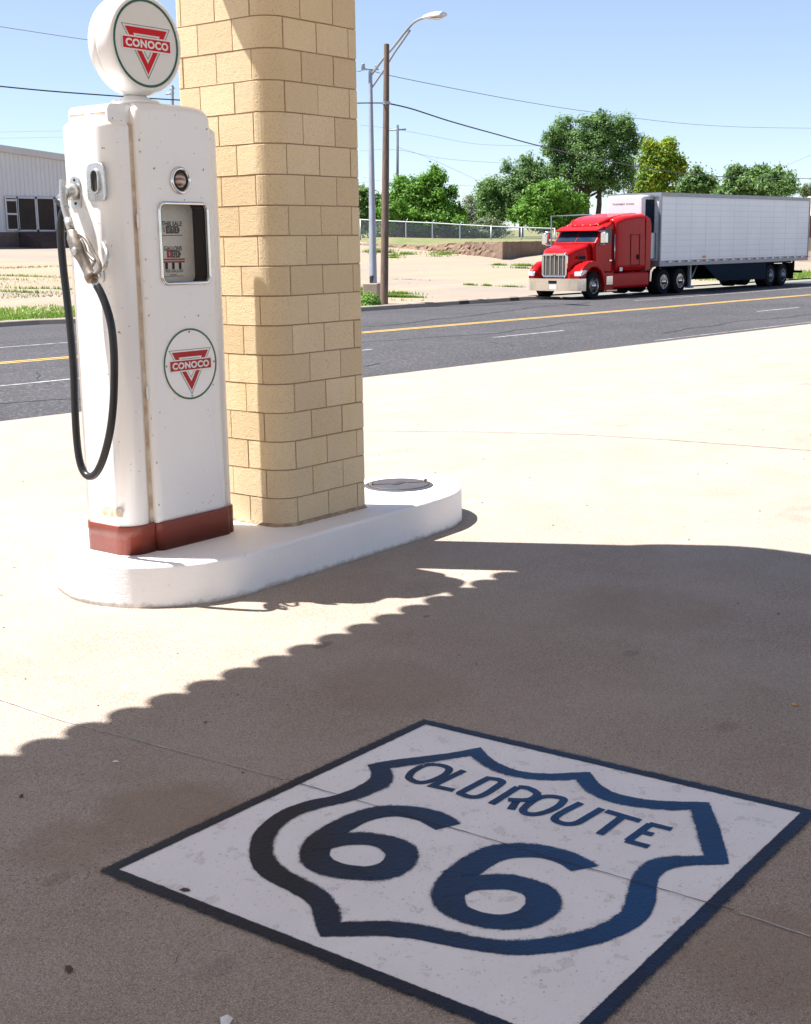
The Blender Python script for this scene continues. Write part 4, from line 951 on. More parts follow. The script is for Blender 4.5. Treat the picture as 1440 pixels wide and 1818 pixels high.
# ---------------------------------------------------------------- truck
TO = Vector((44.165, 25.218, -.6)); ta = math.radians(-4.41)
tractor = thing('semi_tractor', TO, 'glossy red long-nose highway tractor with chrome bumper and sleeper cab on the far lane', 'truck', rz=ta)
def T(mbx, nm, mat, par=None, bev=0, **k):
    for p in mbx.v:
        if p.x < -.55: p.x = -.55 + (p.x+.55)*.58
        if p.z > 2.1: p.z = 2.1 + (p.z-2.1)*.76
    return mbx.build(nm, mat, par or tractor, bev=bev, **k)
CY = 1.25
def sect(x, hw, zb, zt, r, k=5, cy=CY, hwt=None):
    hwt = hwt or hw; out = []
    for y, z in rrect(cy-hw, zb, cy+hw, zt, r, k):
        t = (z-zb)/(zt-zb); f = (hw + (hwt-hw)*t)/hw; out.append(Vector((x, cy+(y-cy)*f, z)))
    return out
def loft(secs, cap=True): mbx = MB(); mbx.rings(secs, cap, cap); return mbx
# hood
h = loft([sect(-1.10, .55, .80, 1.74, .14), sect(-1.02, .62, .78, 1.80, .16), sect(-.6, .76, .78, 1.93, .18), sect(-.1, .90, .78, 2.04, .18, hwt=.80), sect(.40, 1.02, .78, 2.14, .16, hwt=.92)]); T(h, 'hood', 'truckred')
mb = MB(); mb.box((-.55, CY-.905, 1.52), (-.10, CY-.86, 1.64)); T(mb, 'hood_intake', 'truckdark', bev=.02)
# grille
mb = MB(); go = rrect(CY-.60, .84, CY+.60, 1.76, .13, 6); gi = offset(go, -.09)
mb.rings([[Vector((-1.09, y, z)) for y, z in go], [Vector((-1.19, y, z)) for y, z in offset(go, -.01)], [Vector((-1.20, y, z)) for y, z in offset(go, -.04)], [Vector((-1.16, y, z)) for y, z in gi]], False, False); gr = T(mb, 'grille_surround', 'chrome')
mb = MB(); mb.add([(-1.13, y, z) for y, z in offset(gi, .01)], [tuple(range(len(gi)))]); T(mb, 'grille_mesh', 'grillemesh', gr, flip=False)
for k in range(5): mb = MB(); yy = CY-.40+.2*k; mb.box((-1.165, yy-.014, .94), (-1.14, yy+.014, 1.67)); T(mb, 'grille_bar', 'chrome', gr)
mb = MB(); mb.lathe([(.075, 0), (.07, -.03), (.001, -.035)], (-1.19, CY, 1.70), 'X', 16)
for p in mb.v: p.z = 1.70 + (p.z-1.70)*.5
T(mb, 'badge', 'reflector', gr)
# bumper
bo_ = [(-.62, -.02), (-1.02, -.02), (-1.22, .14), (-1.27, .45), (-1.29, CY), (-1.27, 2.05), (-1.22, 2.36), (-1.02, 2.52), (-.62, 2.52), (-.62, 2.46), (-1.0, 2.46), (-1.16, 2.3), (-1.20, CY), (-1.16, .2), (-1.0, .04), (-.62, .04)]
mb = MB(); mb.prism(bo_, .33, .80); bp = T(mb, 'bumper', 'chrome')
mb = MB(); mb.box((-1.305, CY-.16, .60), (-1.29, CY+.22, .72)); T(mb, 'tow_opening', 'truckdark', bp)
mb = MB(); mb.box((-1.31, CY-.17, .40), (-1.292, CY+.17, .57)); T(mb, 'licence_plate', 'whitepaint', bp)
# fenders, headlights
fo = [(-1.16, .80), (-1.17, 1.0), (-1.02, 1.12), (-.75, 1.28), (-.40, 1.42), (-.05, 1.46), (.32, 1.38), (.58, 1.18), (.74, .92), (.82, .55), (.68, .55), (.62, .80), (.46, 1.04), (.22, 1.18), (0, 1.21), (-.24, 1.18), (-.46, 1.04), (-.60, .80)]
for side, (y0_, y1_) in ((0, (.0, .62)), (1, (1.88, 2.5))):
    mb = MB(); mb.prism(fo, y0_ if side == 0 else y1_, y1_ if side == 0 else y0_, 'Y', .05, 0, 3, True); fd = T(mb, 'fender', 'truckred')
    yn = -.008 if side == 0 else 2.508
    mb = MB(); ho = [(-1.18, .90), (-1.17, 1.02), (-1.0, 1.10), (-.72, 1.12), (-.50, 1.08), (-.72, .99), (-1.0, .92)]
    mb.prism(ho, yn, .3 if side == 0 else 2.2, 'Y')
    for p in mb.v: p.x -= .012; 
    T(mb, 'headlight', 'lampwhite', fd)
# cab
prof_c = [(.30, .95), (.30, 2.12), (.42, 2.16), (.86, 2.80), (.98, 2.92), (1.3, 3.08), (1.75, 3.25), (1.75, .95)]
mb = MB(); mb.prism(prof_c, CY-1.03, CY+1.03, 'Y', .09, .09, 4, True); cab = T(mb, 'cab', 'truckred')
# windscreen lies on the raked front
mb = MB(); n_ = Vector((-.64, 0, .44)).normalized()
def wsp(t, y): p = Vector((.42, y, 2.16)).lerp(Vector((.86, y, 2.80)), t); return p + n_*.012
for a, b_ in ((CY-.93, CY-.02), (CY+.02, CY+.93)): mb.add([wsp(.04, a), wsp(.04, b_), wsp(.93, b_ if b_ < CY else b_-.05), wsp(.93, a if a > CY else a+.05)], [(0, 1, 2, 3)])
T(mb, 'windscreen', 'windscreen', cab, flip=False)
mb = MB(); vz = [(.52, 2.72), (.55, 2.80), (.95, 2.98), (1.05, 2.96), (.90, 2.84)]; mb.prism(vz, CY-1.0, CY+1.0, 'Y', .02, .02, 2, True); T(mb, 'sun_visor', 'truckred', cab)
for k in range(5): mb = MB(); mb.lathe([(.045, 0), (.04, .05), (.01, .07)], (.98+.0*k, CY-.72+.36*k, 2.99), 'Z', 10); T(mb, 'roof_marker', 'amber', cab)
for side in (0, 1):
    yy = CY-1.042 if side == 0 else CY+1.042
    mb = MB(); mb.add([(.62, yy, 2.14), (1.42, yy, 2.14), (1.42, yy, 2.78), (.98, yy, 2.80)], [(0, 1, 2, 3)]); T(mb, 'side_window', 'windscreen', cab, flip=False)
    y0_, y1_ = (yy-.006, yy+.02) if side == 0 else (yy-.02, yy+.006)
    mb = MB(); mb.box((.34, y0_, 1.02), (.36, y1_, 2.10)); mb.box((1.50, y0_, 1.02), (1.52, y1_, 2.82)); mb.box((.34, y0_, 1.0), (1.52, y1_, 1.02)); dm = T(mb, 'door_seam', 'truckdark', cab)
    mb = MB(); mb.box((1.28, yy-.03 if side == 0 else yy, 1.42), (1.44, yy if side == 0 else yy+.03, 1.47)); T(mb, 'door_handle', 'chrome', cab)
    mb = MB(); mb.tube([Vector((1.60, yy-(.05 if side == 0 else -.05), 1.25)), Vector((1.60, yy-(.05 if side == 0 else -.05), 2.55))], .02, 8); T(mb, 'grab_rail', 'chrome', cab)
    s_ = -1 if side == 0 else 1; ym = CY + s_*1.40
    mb = MB(); mb.prism(rrect(ym-.13, 2.08, ym+.13, 2.68, .08), .30, .48, 'X', .06, .03, 3, True); mi = T(mb, 'mirror', 'chrome')
    mb = MB()
    for zz in (2.06, 2.72): mb.tube([Vector((.55, CY+s_*1.02, zz)), Vector((.42, ym, zz))], .018, 8)
    mb.tube([Vector((.42, ym, 2.06)), Vector((.42, ym, 2.72))], .018, 8); T(mb, 'mirror_arm', 'chrome', mi)
# sleeper
def slp(x, zt, hw, r=.22): return sect(x, hw, .98, zt, r, 6, hwt=hw-.03)
h = loft([slp(1.62, 3.24, 1.10, .26), slp(1.75, 3.36, 1.19, .28), slp(2.2, 3.50, 1.22, .28), slp(3.0, 3.60, 1.22, .28), slp(3.62, 3.62, 1.22, .26), slp(3.68, 3.58, 1.19, .24)]); sl = T(h, 'sleeper', 'truckred')
h = loft([[Vector((x, CY+y, z)) for y, z in rrect(-hw, zb, hw, zt, .1, 4)] for x, hw, zb, zt in ((.98, .55, 2.92, 3.02), (1.3, .70, 3.0, 3.24), (1.7, .80, 3.1, 3.42), (2.3, .86, 3.2, 3.55), (3.2, .88, 3.3, 3.66), (3.5, .86, 3.3, 3.66))]); T(h, 'roof_fairing', 'truckred', sl)
for side in (0, 1):
    s_ = -1 if side == 0 else 1; yy = CY+s_*1.222
    mb = MB(); 
    for a in ((2.55, 1.25, 2.57, 2.55), (3.2, 1.25, 3.22, 2.55), (2.55, 2.53, 3.22, 2.55), (2.55, 1.23, 3.22, 1.25)): mb.box((a[0], yy-.008, a[1]), (a[2], yy+.008, a[3]))
    T(mb, 'locker_seam', 'truckdark', sl)
    mb = MB(); mb.box((3.02, yy-.02, 1.45), (3.14, yy+.02, 1.65)); T(mb, 'locker_handle', 'truckdark', sl)
    mb = MB(); y0_, y1_ = (CY+s_*1.23, CY+s_*1.19) if side == 0 else (CY+s_*1.19, CY+s_*1.23); mb.prism([(3.66, 1.0), (4.02, 1.05), (4.05, 3.0), (3.95, 3.35), (3.66, 3.5)], y0_, y1_, 'Y'); T(mb, 'side_extender', 'truckred', sl)
    mb = MB(); mb.box((1.78, yy-.009, 1.02), (1.98, yy+.009, 1.16)); T(mb, 'sticker', 'whitepaint', sl)
    # tank and steps
    y0_, y1_ = (.03, .55) if side == 0 else (1.95, 2.47)
    mb = MB(); mb.prism(rrect(y0_, .34, y1_, .96, .12, 5), 1.30, 3.95, 'X', .03, .03, 3, True); T(mb, 'fuel_tank', 'truckred')
    mb = MB(); mb.prism([(.78, .30), (1.0, .26), (1.36, .26), (1.36, .98), (.74, .98)], y0_+.02, y1_-.02, 'Y'); T(mb, 'side_skirt', 'truckred')
    yb = .028 if side == 0 else 2.472
    mb = MB(); mb.box((.86, min(yb, yb-s_*.1)-.03, .50), (1.28, max(yb, yb-s_*.1), .86)); T(mb, 'step_box', 'chrome', bev=.02)
    mb = MB(); mb.box((.80, yb-.05, .26), (1.55, yb+.05, .31)); T(mb, 'step_plate', 'chrome')
    mb = MB(); qf = [(3.98, .55), (4.02, .98), (4.22, 1.12), (4.42, 1.14), (4.42, 1.08), (4.26, 1.04), (4.14, .92), (4.10, .55)]; mb.prism(qf, y0_-.02, y1_+.05, 'Y'); T(mb, 'quarter_fender', 'chrome')
mb = MB(); mb.box((.2, CY-.42, .62), (7.1, CY+.42, .95)); mb.box((-.9, CY-.4, .45), (.5, CY+.4, .8)); T(mb, 'chassis_frame', 'truckdark')
mb = MB(); mb.lathe([(.52, .0), (.52, .10)], (5.75, CY, .98), 'Z', 20); T(mb, 'fifth_wheel', 'truckdark')
def wheel(par, x, y, wd, s_, R=.515, bright=True):
    mb_ = MB(); mb_.lathe([(.29, -wd/2), (R-.05, -wd/2), (R-.015, -wd/2+.025), (R, -wd/2+.06), (R, wd/2-.06), (R-.015, wd/2-.025), (R-.05, wd/2), (.29, wd/2)], (x, y, R), 'Y', 32); t_ = mb_.build('wheel', 'tyre', par)
    k = s_; yb = y + s_*wd/2
    mb_ = MB(); mb_.lathe([(.30, s_*.0), (.295, s_*.012), (.27, s_*-.02), (.24, s_*-.06), (.20, s_*-.05), (.15, s_*-.02), (.12, s_*.0), (.10, s_*.06), (.02, s_*.075)], (x, yb, R), 'Y', 28); r_ = mb_.build('rim', 'chrome' if bright else 'galv', t_)
    return t_
for s_, y in ((-1, .17), (1, 2.33)): wheel(tractor, 0, y, .29, s_)
for x in (5.12, 6.42):
    for s_, y in ((-1, .32), (1, 2.18)): wheel(tractor, x, y, .58, s_)
for y_ in (.05, 1.93):
    mb = MB(); mb.box((7.05, y_, .25), (7.07, y_+.55, 1.0)); T(mb, 'mud_flap', 'truckdark')
mb = MB(); mb.tube(spline([Vector((3.9, 1.0, 2.0)), Vector((4.25, 1.05, 1.45)), Vector((4.62, 1.0, 1.7))], 4), .03, 6); mb.tube(spline([Vector((3.9, 1.4, 2.0)), Vector((4.2, 1.45, 1.35)), Vector((4.62, 1.4, 1.7))], 4), .03, 6); T(mb, 'air_hoses', 'truckdark')
# trailer
trl = thing('refrigerated_trailer', TO + Vector((math.cos(ta)*4.7, math.sin(ta)*4.7, 0)), 'long white corrugated box trailer with a white cooling unit, coupled behind the red tractor', 'trailer', rz=ta)
def R_(mbx, nm, mat, par=None, bev=0, **k):
    for p in mbx.v: p.x -= 4.7
    return mbx.build(nm, mat, par or trl, bev=bev, **k)
TX0, TX1 = 4.62, 18.25
mb = MB(); mb.box((TX0+.05, -.03, 1.36), (TX1-.04, 2.55, 3.95)); R_(mb, 'box_body', 'trailer')
mb = MB()
for z0_, z1_ in ((1.14, 1.37), (3.94, 4.10)): mb.box((TX0, -.05, z0_), (TX1, 2.57, z1_))
R_(mb, 'frame_rail', 'trailerrail')
for x in (TX0, TX1-.08):
    for y in (-.055, 2.475): mb = MB(); mb.box((x, y, 1.37), (x+.08, y+.10, 3.94)); R_(mb, 'corner_post', 'trailerrail')
mb = MB()
for k in range(18): x = TX0+.45+k*.76; mb.box((x, -.056, 1.29), (x+.26, -.050, 1.345))
for k in range(18):
    pass
mbr = mb; mb2 = MB()
for k in range(18): x = TX0+.45+k*.76+.26; mb2.box((x, -.056, 1.29), (x+.22, -.050, 1.345))
R_(mbr, 'red_reflectors', 'reflector'); R_(mb2, 'white_reflectors', 'whitepaint')
mb = MB(); mb.box((8.1, -.036, 1.42), (8.4, -.031, 1.52)); R_(mb, 'small_plate', 'laneyellow')
mb = MB(); mb.prism(rrect(CY-1.0, 2.05, CY+.78, 4.0, .14, 5), 3.74, TX0+.02, 'X', .12, 0, 4, True); cu_ = R_(mb, 'cooling_unit', 'reeferwhite')
mb = MB(); mb.box((3.92, CY-1.012, 2.2), (4.58, CY-.99, 3.82)); R_(mb, 'side_grille', 'truckdark', cu_)
for k in range(8): mb = MB(); mb.box((3.93, CY-1.02, 2.40+.16*k), (4.57, CY-1.008, 2.53+.16*k)); R_(mb, 'louvre', 'skirt', cu_)
mb = MB(); mb.prism(rrect(CY-1.12, 1.45, CY-.55, 2.5, .05, 4), 4.24, 4.6, 'X', .05, 0, 3, True); R_(mb, 'fuel_box', 'reeferwhite', cu_)
mb = MB(); vs, fs = text2d('THERMO KING', 1, .02, 1.2); sx_ = max(q[0] for q in vs); sz = max(q[1] for q in vs)
mb.add([(3.732, CY-.05-q[0]/sx_*.52, 3.66+q[1]/sz*.035) for q in vs], fs); R_(mb, 'lettering', 'ink', cu_, flip=False)
for y0_ in (.0, 2.48):
    mb = MB(); sk = [(8.3, 1.14), (9.6, .42), (14.0, .36), (14.05, 1.14)]; mb.prism(sk, y0_, y0_+.03, 'Y'); R_(mb, 'side_skirt', 'skirt')
for y in (.38, 2.12):
    mb = MB(); mb.box((7.72, y-.06, .22), (7.84, y+.06, 1.15)); mb.box((7.64, y-.14, .16), (7.92, y+.14, .22)); mb.tube([Vector((7.9, y, .5)), Vector((8.4, y, 1.12))], .03, 8); R_(mb, 'landing_leg', 'galv')
mb = MB(); mb.box((5.0, CY-.5, 1.04), (TX1-.1, CY+.5, 1.16)); mb.box((14.0, CY-.45, .75), (16.4, CY+.45, 1.05)); mb.box((17.9, .1, .55), (18.0, 2.4, .66)); mb.box((17.9, .5, .6), (17.97, .6, 1.15)); mb.box((17.9, 1.9, .6), (17.97, 2.0, 1.15)); R_(mb, 'underframe', 'truckdark')
for y_ in (.08, 1.85): mb = MB(); mb.box((17.0, y_, .28), (17.02, y_+.6, 1.05)); R_(mb, 'mud_flap', 'truckdark')
mb = MB()
for k in range(5): mb.box((TX0+.5+k*3.1, -.058, 4.0), (TX0+.6+k*3.1, -.05, 4.04))
R_(mb, 'marker_lamps', 'amber')
mb = MB()
for k in range(1, 11): mb.box((TX0+k*1.235, -.033, 1.37), (TX0+k*1.235+.02, -.030, 3.94))
R_(mb, 'panel_seams', 'reeferwhite')
for x in (14.55, 15.80):
    for s_, y in ((-1, .32), (1, 2.18)):
        w_ = wheel(trl, x-4.7, y, .58, s_, bright=False)

# ---------------------------------------------------------------- street furniture on the far kerb
pb = at(663, 533, 47)
lp = thing('street_lamp', (pb.x, pb.y, pb.z), 'grey metal street lamp on a concrete footing with a long arm reaching over the road', 'street lamp'); LO = (pb.x, pb.y, pb.z)
mb = MB(); obox(mb, (pb.x, pb.y), .30, .30, pb.z-.6, pb.z+.62, .3); mb.build('footing', 'kerb', lp, LO, bev=.04)
tp = at(657.5, 126, 47); mb = MB(); b0 = Vector((pb.x, pb.y, pb.z+.6)); mb.tube([b0, b0.lerp(tp, .4), tp], [.145, .115, .07], 14); mb.build('pole', 'galv', lp, LO)
mb = MB(); hh = at(658.5, 497, 46.8); mb.prism(rrect(hh.x-.07, hh.z-.16, hh.x+.07, hh.z+.16, .05), hh.y-.0, hh.y-.1, 'Y'); mb.build('hand_hole', 'dark', lp, LO)
ar = [at(660, 132, 47), at(681, 104, 46.6), at(700, 82, 46.2), at(722, 54, 45.6), at(735, 40, 45.2), at(748, 33, 44.8), at(759, 31, 44.4)]
mb = MB(); q = spline(ar, 4); mb.tube(q, .045, 8); am = mb.build('arm', 'galv', lp, LO)
mb = MB(); mb.tube([at(660, 156, 47), at(680, 127, 46.6), at(700, 94, 46.2), at(728, 54, 45.5)], .038, 8); mb.build('arm_brace', 'galv', am, LO)
l0, l1 = at(756, 32, 44.5), at(789, 26.5, 43.4); mb = MB(); n_ = 9
ax = (l1-l0); up_ = Vector((0, 0, 1)); sd_ = ax.normalized().cross(up_).normalized(); rg = []
for i in range(n_):
    t = i/(n_-1); wv_ = .06 + .17*math.sin(math.pi*min(1, t*.62+.22))**1.2 * (1 if t < .95 else .8); hv = .05 + .10*math.sin(math.pi*min(.85, t*.7+.12))
    rg.append([l0 + ax*t + sd_*math.cos(a)*wv_ + up_*(math.sin(a)*hv*(1.0 if math.sin(a) > 0 else .45)) for a in [2*math.pi*k/14 for k in range(14)]])
mb.rings(rg); hd = mb.build('lamp_head', 'reeferwhite', lp, LO)
mb = MB(); mc2 = l0 + ax*.62 - up_*.045; mb.add([mc2 + ax.normalized()*math.cos(a)*.34 + sd_*math.sin(a)*.17 - up_*.03 for a in [2*math.pi*k/16 for k in range(16)]] + [mc2 - up_*.09], [(k, (k+1) % 16, 16) for k in range(16)], True); mb.build('lamp_lens', 'lampwhite', hd, LO, flip=False)
mb = MB(); pc_ = at(657, 123, 47); mb.tube([pc_ + Vector((-.25, .2, 0)), pc_ + Vector((.25, -.2, 0))], .03, 6); mb.lathe([(.07, 0), (.07, .2), (.02, .22)], pc_ + Vector((-.2, .16, -.02)), 'Z', 8); mb.lathe([(.06, 0), (.06, .16), (.02, .18)], pc_ + Vector((.18, -.14, -.02)), 'Z', 8); mb.build('pole_cap_fitting', 'galv', lp, LO)
p0, p1 = at(681.5, 540, 45.5), at(686.5, 79, 45.5)
wp = thing('utility_pole', p0, 'dark weathered wooden utility pole standing beside the grey street lamp', 'utility pole')
mb = MB(); mb.tube([p0 - Vector((0, 0, .3)), p0.lerp(p1, .5) + Vector((.02, 0, 0)), p1], [.145, .125, .095], 14); mb.build('pole_shaft', 'wood', wp, p0)
a1 = at(686, 183, 45.3); mb = MB(); mb.lathe([(.15, -.05), (.15, .05)], a1, 'Z', 12, caps=False); mb.build('wire_bracket', 'galv', wp, p0)
# far poles
for (x, yb, yt, D, arms, lb) in ((705, 424, 222, 118, ((-16, 16, 231, 3),), 'slim dark far utility pole with pale crossarm, behind the trees right of the pillar'),
                           (307, 420, 152, 105, ((-13, 2, 167, 2), (-6, 3, 158, 2)), 'far utility pole with short crossarms between the pump globe and the pillar')):
    a, b_ = at(x, yb, D), at(x + (1 if x > 600 else -1), yt, D); o = thing('far_utility_pole', a, lb, 'utility pole')
    mb = MB(); mb.tube([a - Vector((0, 0, 1)), b_], [.15, .10], 8); mb.build('pole_shaft', 'wire', o, a)
    for l_, r_, yy, th in arms:
        q0, q1 = at(x+l_, yy, D), at(x+r_, yy-1.5, D); mb = MB(); mb.tube([q0, q1], .08, 6); mb.build('crossarm', 'galv', o, a)
# overhead lines
def wire(pts, r, mat, lb, nm='power_line', grp=None):
    P3 = [at(*p) for p in pts]; mbx = MB(); q = spline(P3, 6); mbx.tube(q, r, 5); o = mbx.build(nm, mat, org=P3[0]); o.location = P3[0]; tag(o, lb, 'overhead line', grp or 'overhead lines')
wire([(-60, 147, 38), (80, 161, 39), (220, 171.5, 41), (306, 177, 42), (460, 184, 43.5), (600, 184.5, 44.8), (640, 183, 45), (686, 183, 45.3)], .022, 'wire', 'thick dark cable running left from the wooden utility pole behind pump and pillar')
wire([(686, 183, 45.3), (730, 193, 46.5), (800, 215.5, 49), (880, 238, 53), (964, 260.5, 58), (1084, 287, 67), (1209, 307, 80), (1311, 315, 93), (1440, 317, 112), (1520, 314, 125)], .026, 'wire', 'thick dark cable sagging right from the wooden utility pole across the tall tree')
wire([(638, 126, 47), (657, 124, 47), (692, 134, 49), (836, 163, 56), (940, 182, 62), (1040, 197.5, 70), (1200, 218, 86), (1333, 226, 102), (1500, 228, 120)], .016, 'farwire', 'thin grey wire from the street lamp top crossing the sky above the truck')
wire([(-40, 41, 45), (70, 58, 48), (158, 71, 50), (300, 90, 53), (480, 110, 56), (640, 127, 58)], .013, 'farwire', 'thin wire high at the left edge meeting the pump globe')
for i, (pts, lb) in enumerate((([(-40, 236, 130), (60, 233, 130), (110, 232.5, 130), (400, 228, 130)], 'upper faint far wire above the metal building at left'),
            ([(-40, 246, 132), (60, 244.5, 132), (110, 243.5, 132), (400, 240, 132)], 'lower faint far wire above the metal building at left'),
            ([(640, 222, 118), (700, 229, 118), (760, 240, 120), (850, 256, 124), (960, 259, 128)], 'faint far wire from the crossarm of the far pole to the tall tree'),
            ([(708, 262, 118), (760, 280, 118), (850, 321, 118)], 'slanting faint guy wire falling right from the far pole'),
            ([(640, 268, 119), (705, 266, 118), (800, 283, 122), (960, 293, 128)], 'middle faint far wire sagging behind the far pole'),
            ([(640, 324, 121), (700, 319, 121), (800, 328, 124), (870, 332, 128)], 'lowest faint far wire just above the left green tree'),
            ([(1380, 300, 140), (1410, 288, 130), (1470, 262, 120)], 'short faint wire rising to the right edge above the trailer'))):
    wire(pts, .013, 'farwire', lb)

# ---------------------------------------------------------------- raised land, rubble wall, fence
WP = [(600, 101, 434, 443), (640, 100, 433, 444), (700, 96, 433.5, 446.5), (725, 94, 435, 448), (750, 92.5, 436, 450), (775, 91, 433.5, 451), (800, 89, 432, 453), (835, 86, 430, 456), (860, 84, 429.5, 458), (892, 80, 429, 459.5), (925, 85, 428.5, 459), (985, 93, 428, 458), (1060, 105, 427, 457), (1180, 120, 425, 455)]
def wl(x, j):
    for a, b_ in zip(WP, WP[1:]):
        if x <= b_[0]: t = max(0, (x-a[0])/(b_[0]-a[0])); return a[j] + (b_[j]-a[j])*t
    return WP[-1][j]
random.seed(11)
xs = list(range(600, 1181, 4)); mb = MB(); front = []; K = 6
rg = []
for x in xs:
    D = wl(x, 1); bt_ = at(x, wl(x, 3), D); tp_ = at(x, wl(x, 2), D); rough = .35 if x < 880 else .12; slope = max(0, (892-x)/290)*1.8
    col = []
    for k in range(K+1):
        t = k/K; p = bt_.lerp(tp_, t); back = Vector((FW.x, FW.y, 0)).normalized(); p = p + back*(slope*t + random.uniform(-rough, rough)*(.6 if 0 < k < K else .25)); p.z += random.uniform(-.06, .06)*(1 if k < K else (1.0 if x < 880 else .3))
        col.append(p)
    col[0].z -= .35; top = col[-1]; col.append(top + back*.9 + Vector((0, 0, .02))); col.append(top + back*.9 - Vector((0, 0, 1.5))); rg.append(col)
vs = [p for c in rg for p in c]; kk = K+3
mb.add(vs, [(i*kk+j, (i+1)*kk+j, (i+1)*kk+j+1, i*kk+j+1) for i in range(len(xs)-1) for j in range(kk-1)], False)
o = mb.build('rubble_wall', 'rubble'); tag(o, 'low crumbling reddish rubble retaining wall across the back of the dirt lot', 'retaining wall')
mb = MB(); xs = list(range(590, 1700, 15)); rows = []
for x in xs:
    D0 = wl(min(x, 1180), 1) + 1.6 if x < 1180 else 121; sl_ = max(0, min(1, (1000-x)/300)); r = []
    y0_ = wl(min(x, 1180), 2)
    z0_ = at(x, y0_+.3, D0).z
    for D, z in ((D0, z0_), (D0+8, z0_+.12), (108 if D0 < 100 else D0+12, max(z0_+.15, 1.66+.40*sl_)), (135, 2.2+.4*sl_), (190, 3.0), (400, 5.2), (1500, 12)):
        p = at(x, 430, D); p.z = z; r.append(p)
    rows.append(r)
vs = [p for r in rows for p in r]; mb.add(vs, [(i*7+j, (i+1)*7+j, (i+1)*7+j+1, i*7+j+1) for i in range(len(xs)-1) for j in range(6)], True)
struct(mb.build('raised_ground', 'grassland'))
fp = [(640, 390, 425, 112), (680, 392, 425, 111), (721, 394, 425.5, 110), (768, 396, 427, 109), (817, 399, 428, 108), (872, 402, 429.5, 107), (926, 404, 430, 106), (985, 406, 430, 105)]
fo_ = at(*fp[0][:1], fp[0][2], fp[0][3]); fence = thing('chain_link_fence', fo_, 'galvanised chain link fence with pale top rail on the raised ground behind the rubble wall', 'fence')
mb = MB(); mb.tube([at(x, yt, D) for x, yt, yb, D in fp], .055, 6); mb.build('top_rail', 'galv', fence, fo_)
for i, (x, yt, yb, D) in enumerate(fp):
    mb = MB(); a, b_ = at(x, yb, D), at(x, yt-1, D); a.z -= .4; mb.tube([a, b_], .06, 6)
    if i in (2, 3, 4): mb.tube([b_, at(x+3.5, yt-5.5, D)], .035, 5)
    mb.build('post', 'galv', fence, fo_)
for (a, b_) in zip(fp, fp[1:]):
    mb = MB(); A1, A2, B1, B2 = at(a[0], a[2], a[3]), at(a[0], a[1], a[3]), at(b_[0], b_[2], b_[3]), at(b_[0], b_[1], b_[3]); A1.z -= .1; B1.z -= .1
    mb.add([A1, B1, B2, A2], [(0, 1, 2, 3)]); mb.build('wire_mesh', 'chainlink', fence, fo_, flip=False)
g0 = at(979, 458, 88); gf = thing('pipe_gate_frame', g0, 'dark pipe gate frame standing beside the red tractor in front of the rubble wall', 'gate frame')
mb = MB(); mb.tube([g0, at(979, 384, 88), at(1050, 381, 88), at(1050, 450, 88)], .05, 6); mb.build('frame', 'farwire', gf, g0)

# ---------------------------------------------------------------- buildings
BY = 74.5
def onb(x, y, dy=0): return on(x, y, Y=BY+dy)
bq0, bq1 = onb(0, 258), onb(113, 275); sl_ = (bq1.z-bq0.z)/(bq1.x-bq0.x); zb_ = onb(50, 434.5).z
def roofz(x): return bq0.z + sl_*(x-bq0.x)
BX0, BX1 = bq0.x-14, bq0.x+16
bld = thing('metal_building', (bq0.x, BY, zb_), 'pale corrugated metal commercial building with dark shop windows at the left edge', 'building'); BO = (bq0.x, BY, zb_)
zf = onb(50, 412).z
mb = MB(); x = BX0; vs = []; st = .34
while x < BX1:
    for dx, dy in ((0, 0), (.05, -.07), (.09, -.07), (.14, 0)): vs += [(x+dx, BY+dy, zf), (x+dx, BY+dy, roofz(x+dx)-.2)]
    x += st
mb.add(vs, [(2*i, 2*i+2, 2*i+3, 2*i+1) for i in range(len(vs)//2-1)]); mb.add([(BX1, BY, zb_-1), (BX1, BY+25, zb_-1), (BX1, BY+25, roofz(BX1)-.2), (BX1, BY, roofz(BX1)-.2), (BX0, BY, zb_-1), (BX0, BY+25, zb_-1), (BX0, BY+25, roofz(BX0)-.2), (BX0, BY, roofz(BX0)-.2)], [(0, 1, 2, 3), (7, 6, 5, 4)])
mb.build('wall', 'siding', bld, BO, flip=False)
mb = MB(); mb.add([(BX0-.5, BY-.35, roofz(BX0)-.42), (BX1+.5, BY-.35, roofz(BX1)-.42), (BX1+.5, BY-.35, roofz(BX1)), (BX0-.5, BY-.35, roofz(BX0)), (BX0-.5, BY+26, roofz(BX0)-.42), (BX1+.5, BY+26, roofz(BX1)-.42), (BX1+.5, BY+26, roofz(BX1)), (BX0-.5, BY+26, roofz(BX0))],
                  [(0, 1, 2, 3), (3, 2, 6, 7), (0, 4, 5, 1), (4, 7, 6, 5), (0, 3, 7, 4), (1, 5, 6, 2)]); mb.build('roof', 'fascia', bld, BO)
a, b_ = onb(-60, 413), onb(33, 435); mb = MB(); mb.box((BX0, BY-.06, zb_-.8), (onb(33, 420).x, BY+.2, zf)); mb.box((onb(33, 420).x, BY+.05, zb_-.8), (BX1, BY+.3, zf)); mb.build('stem_wall', 'stemwall', bld, BO)
sx0, sx1 = onb(33, 420).x, onb(104, 420).x
mb = MB(); ns_ = 7
for k in range(ns_): mb.box((sx0+.02, BY-.10-.32*(ns_-k), zb_-.6), (sx1+2, BY-.10-.32*(ns_-k-1), zf - (k+1)*0 - (zf-zb_)*(ns_-1-k)/ns_ if False else zb_ + (zf-zb_)*(k+1)/ns_))
mb.build('steps', 'stepsbrick', bld, BO)
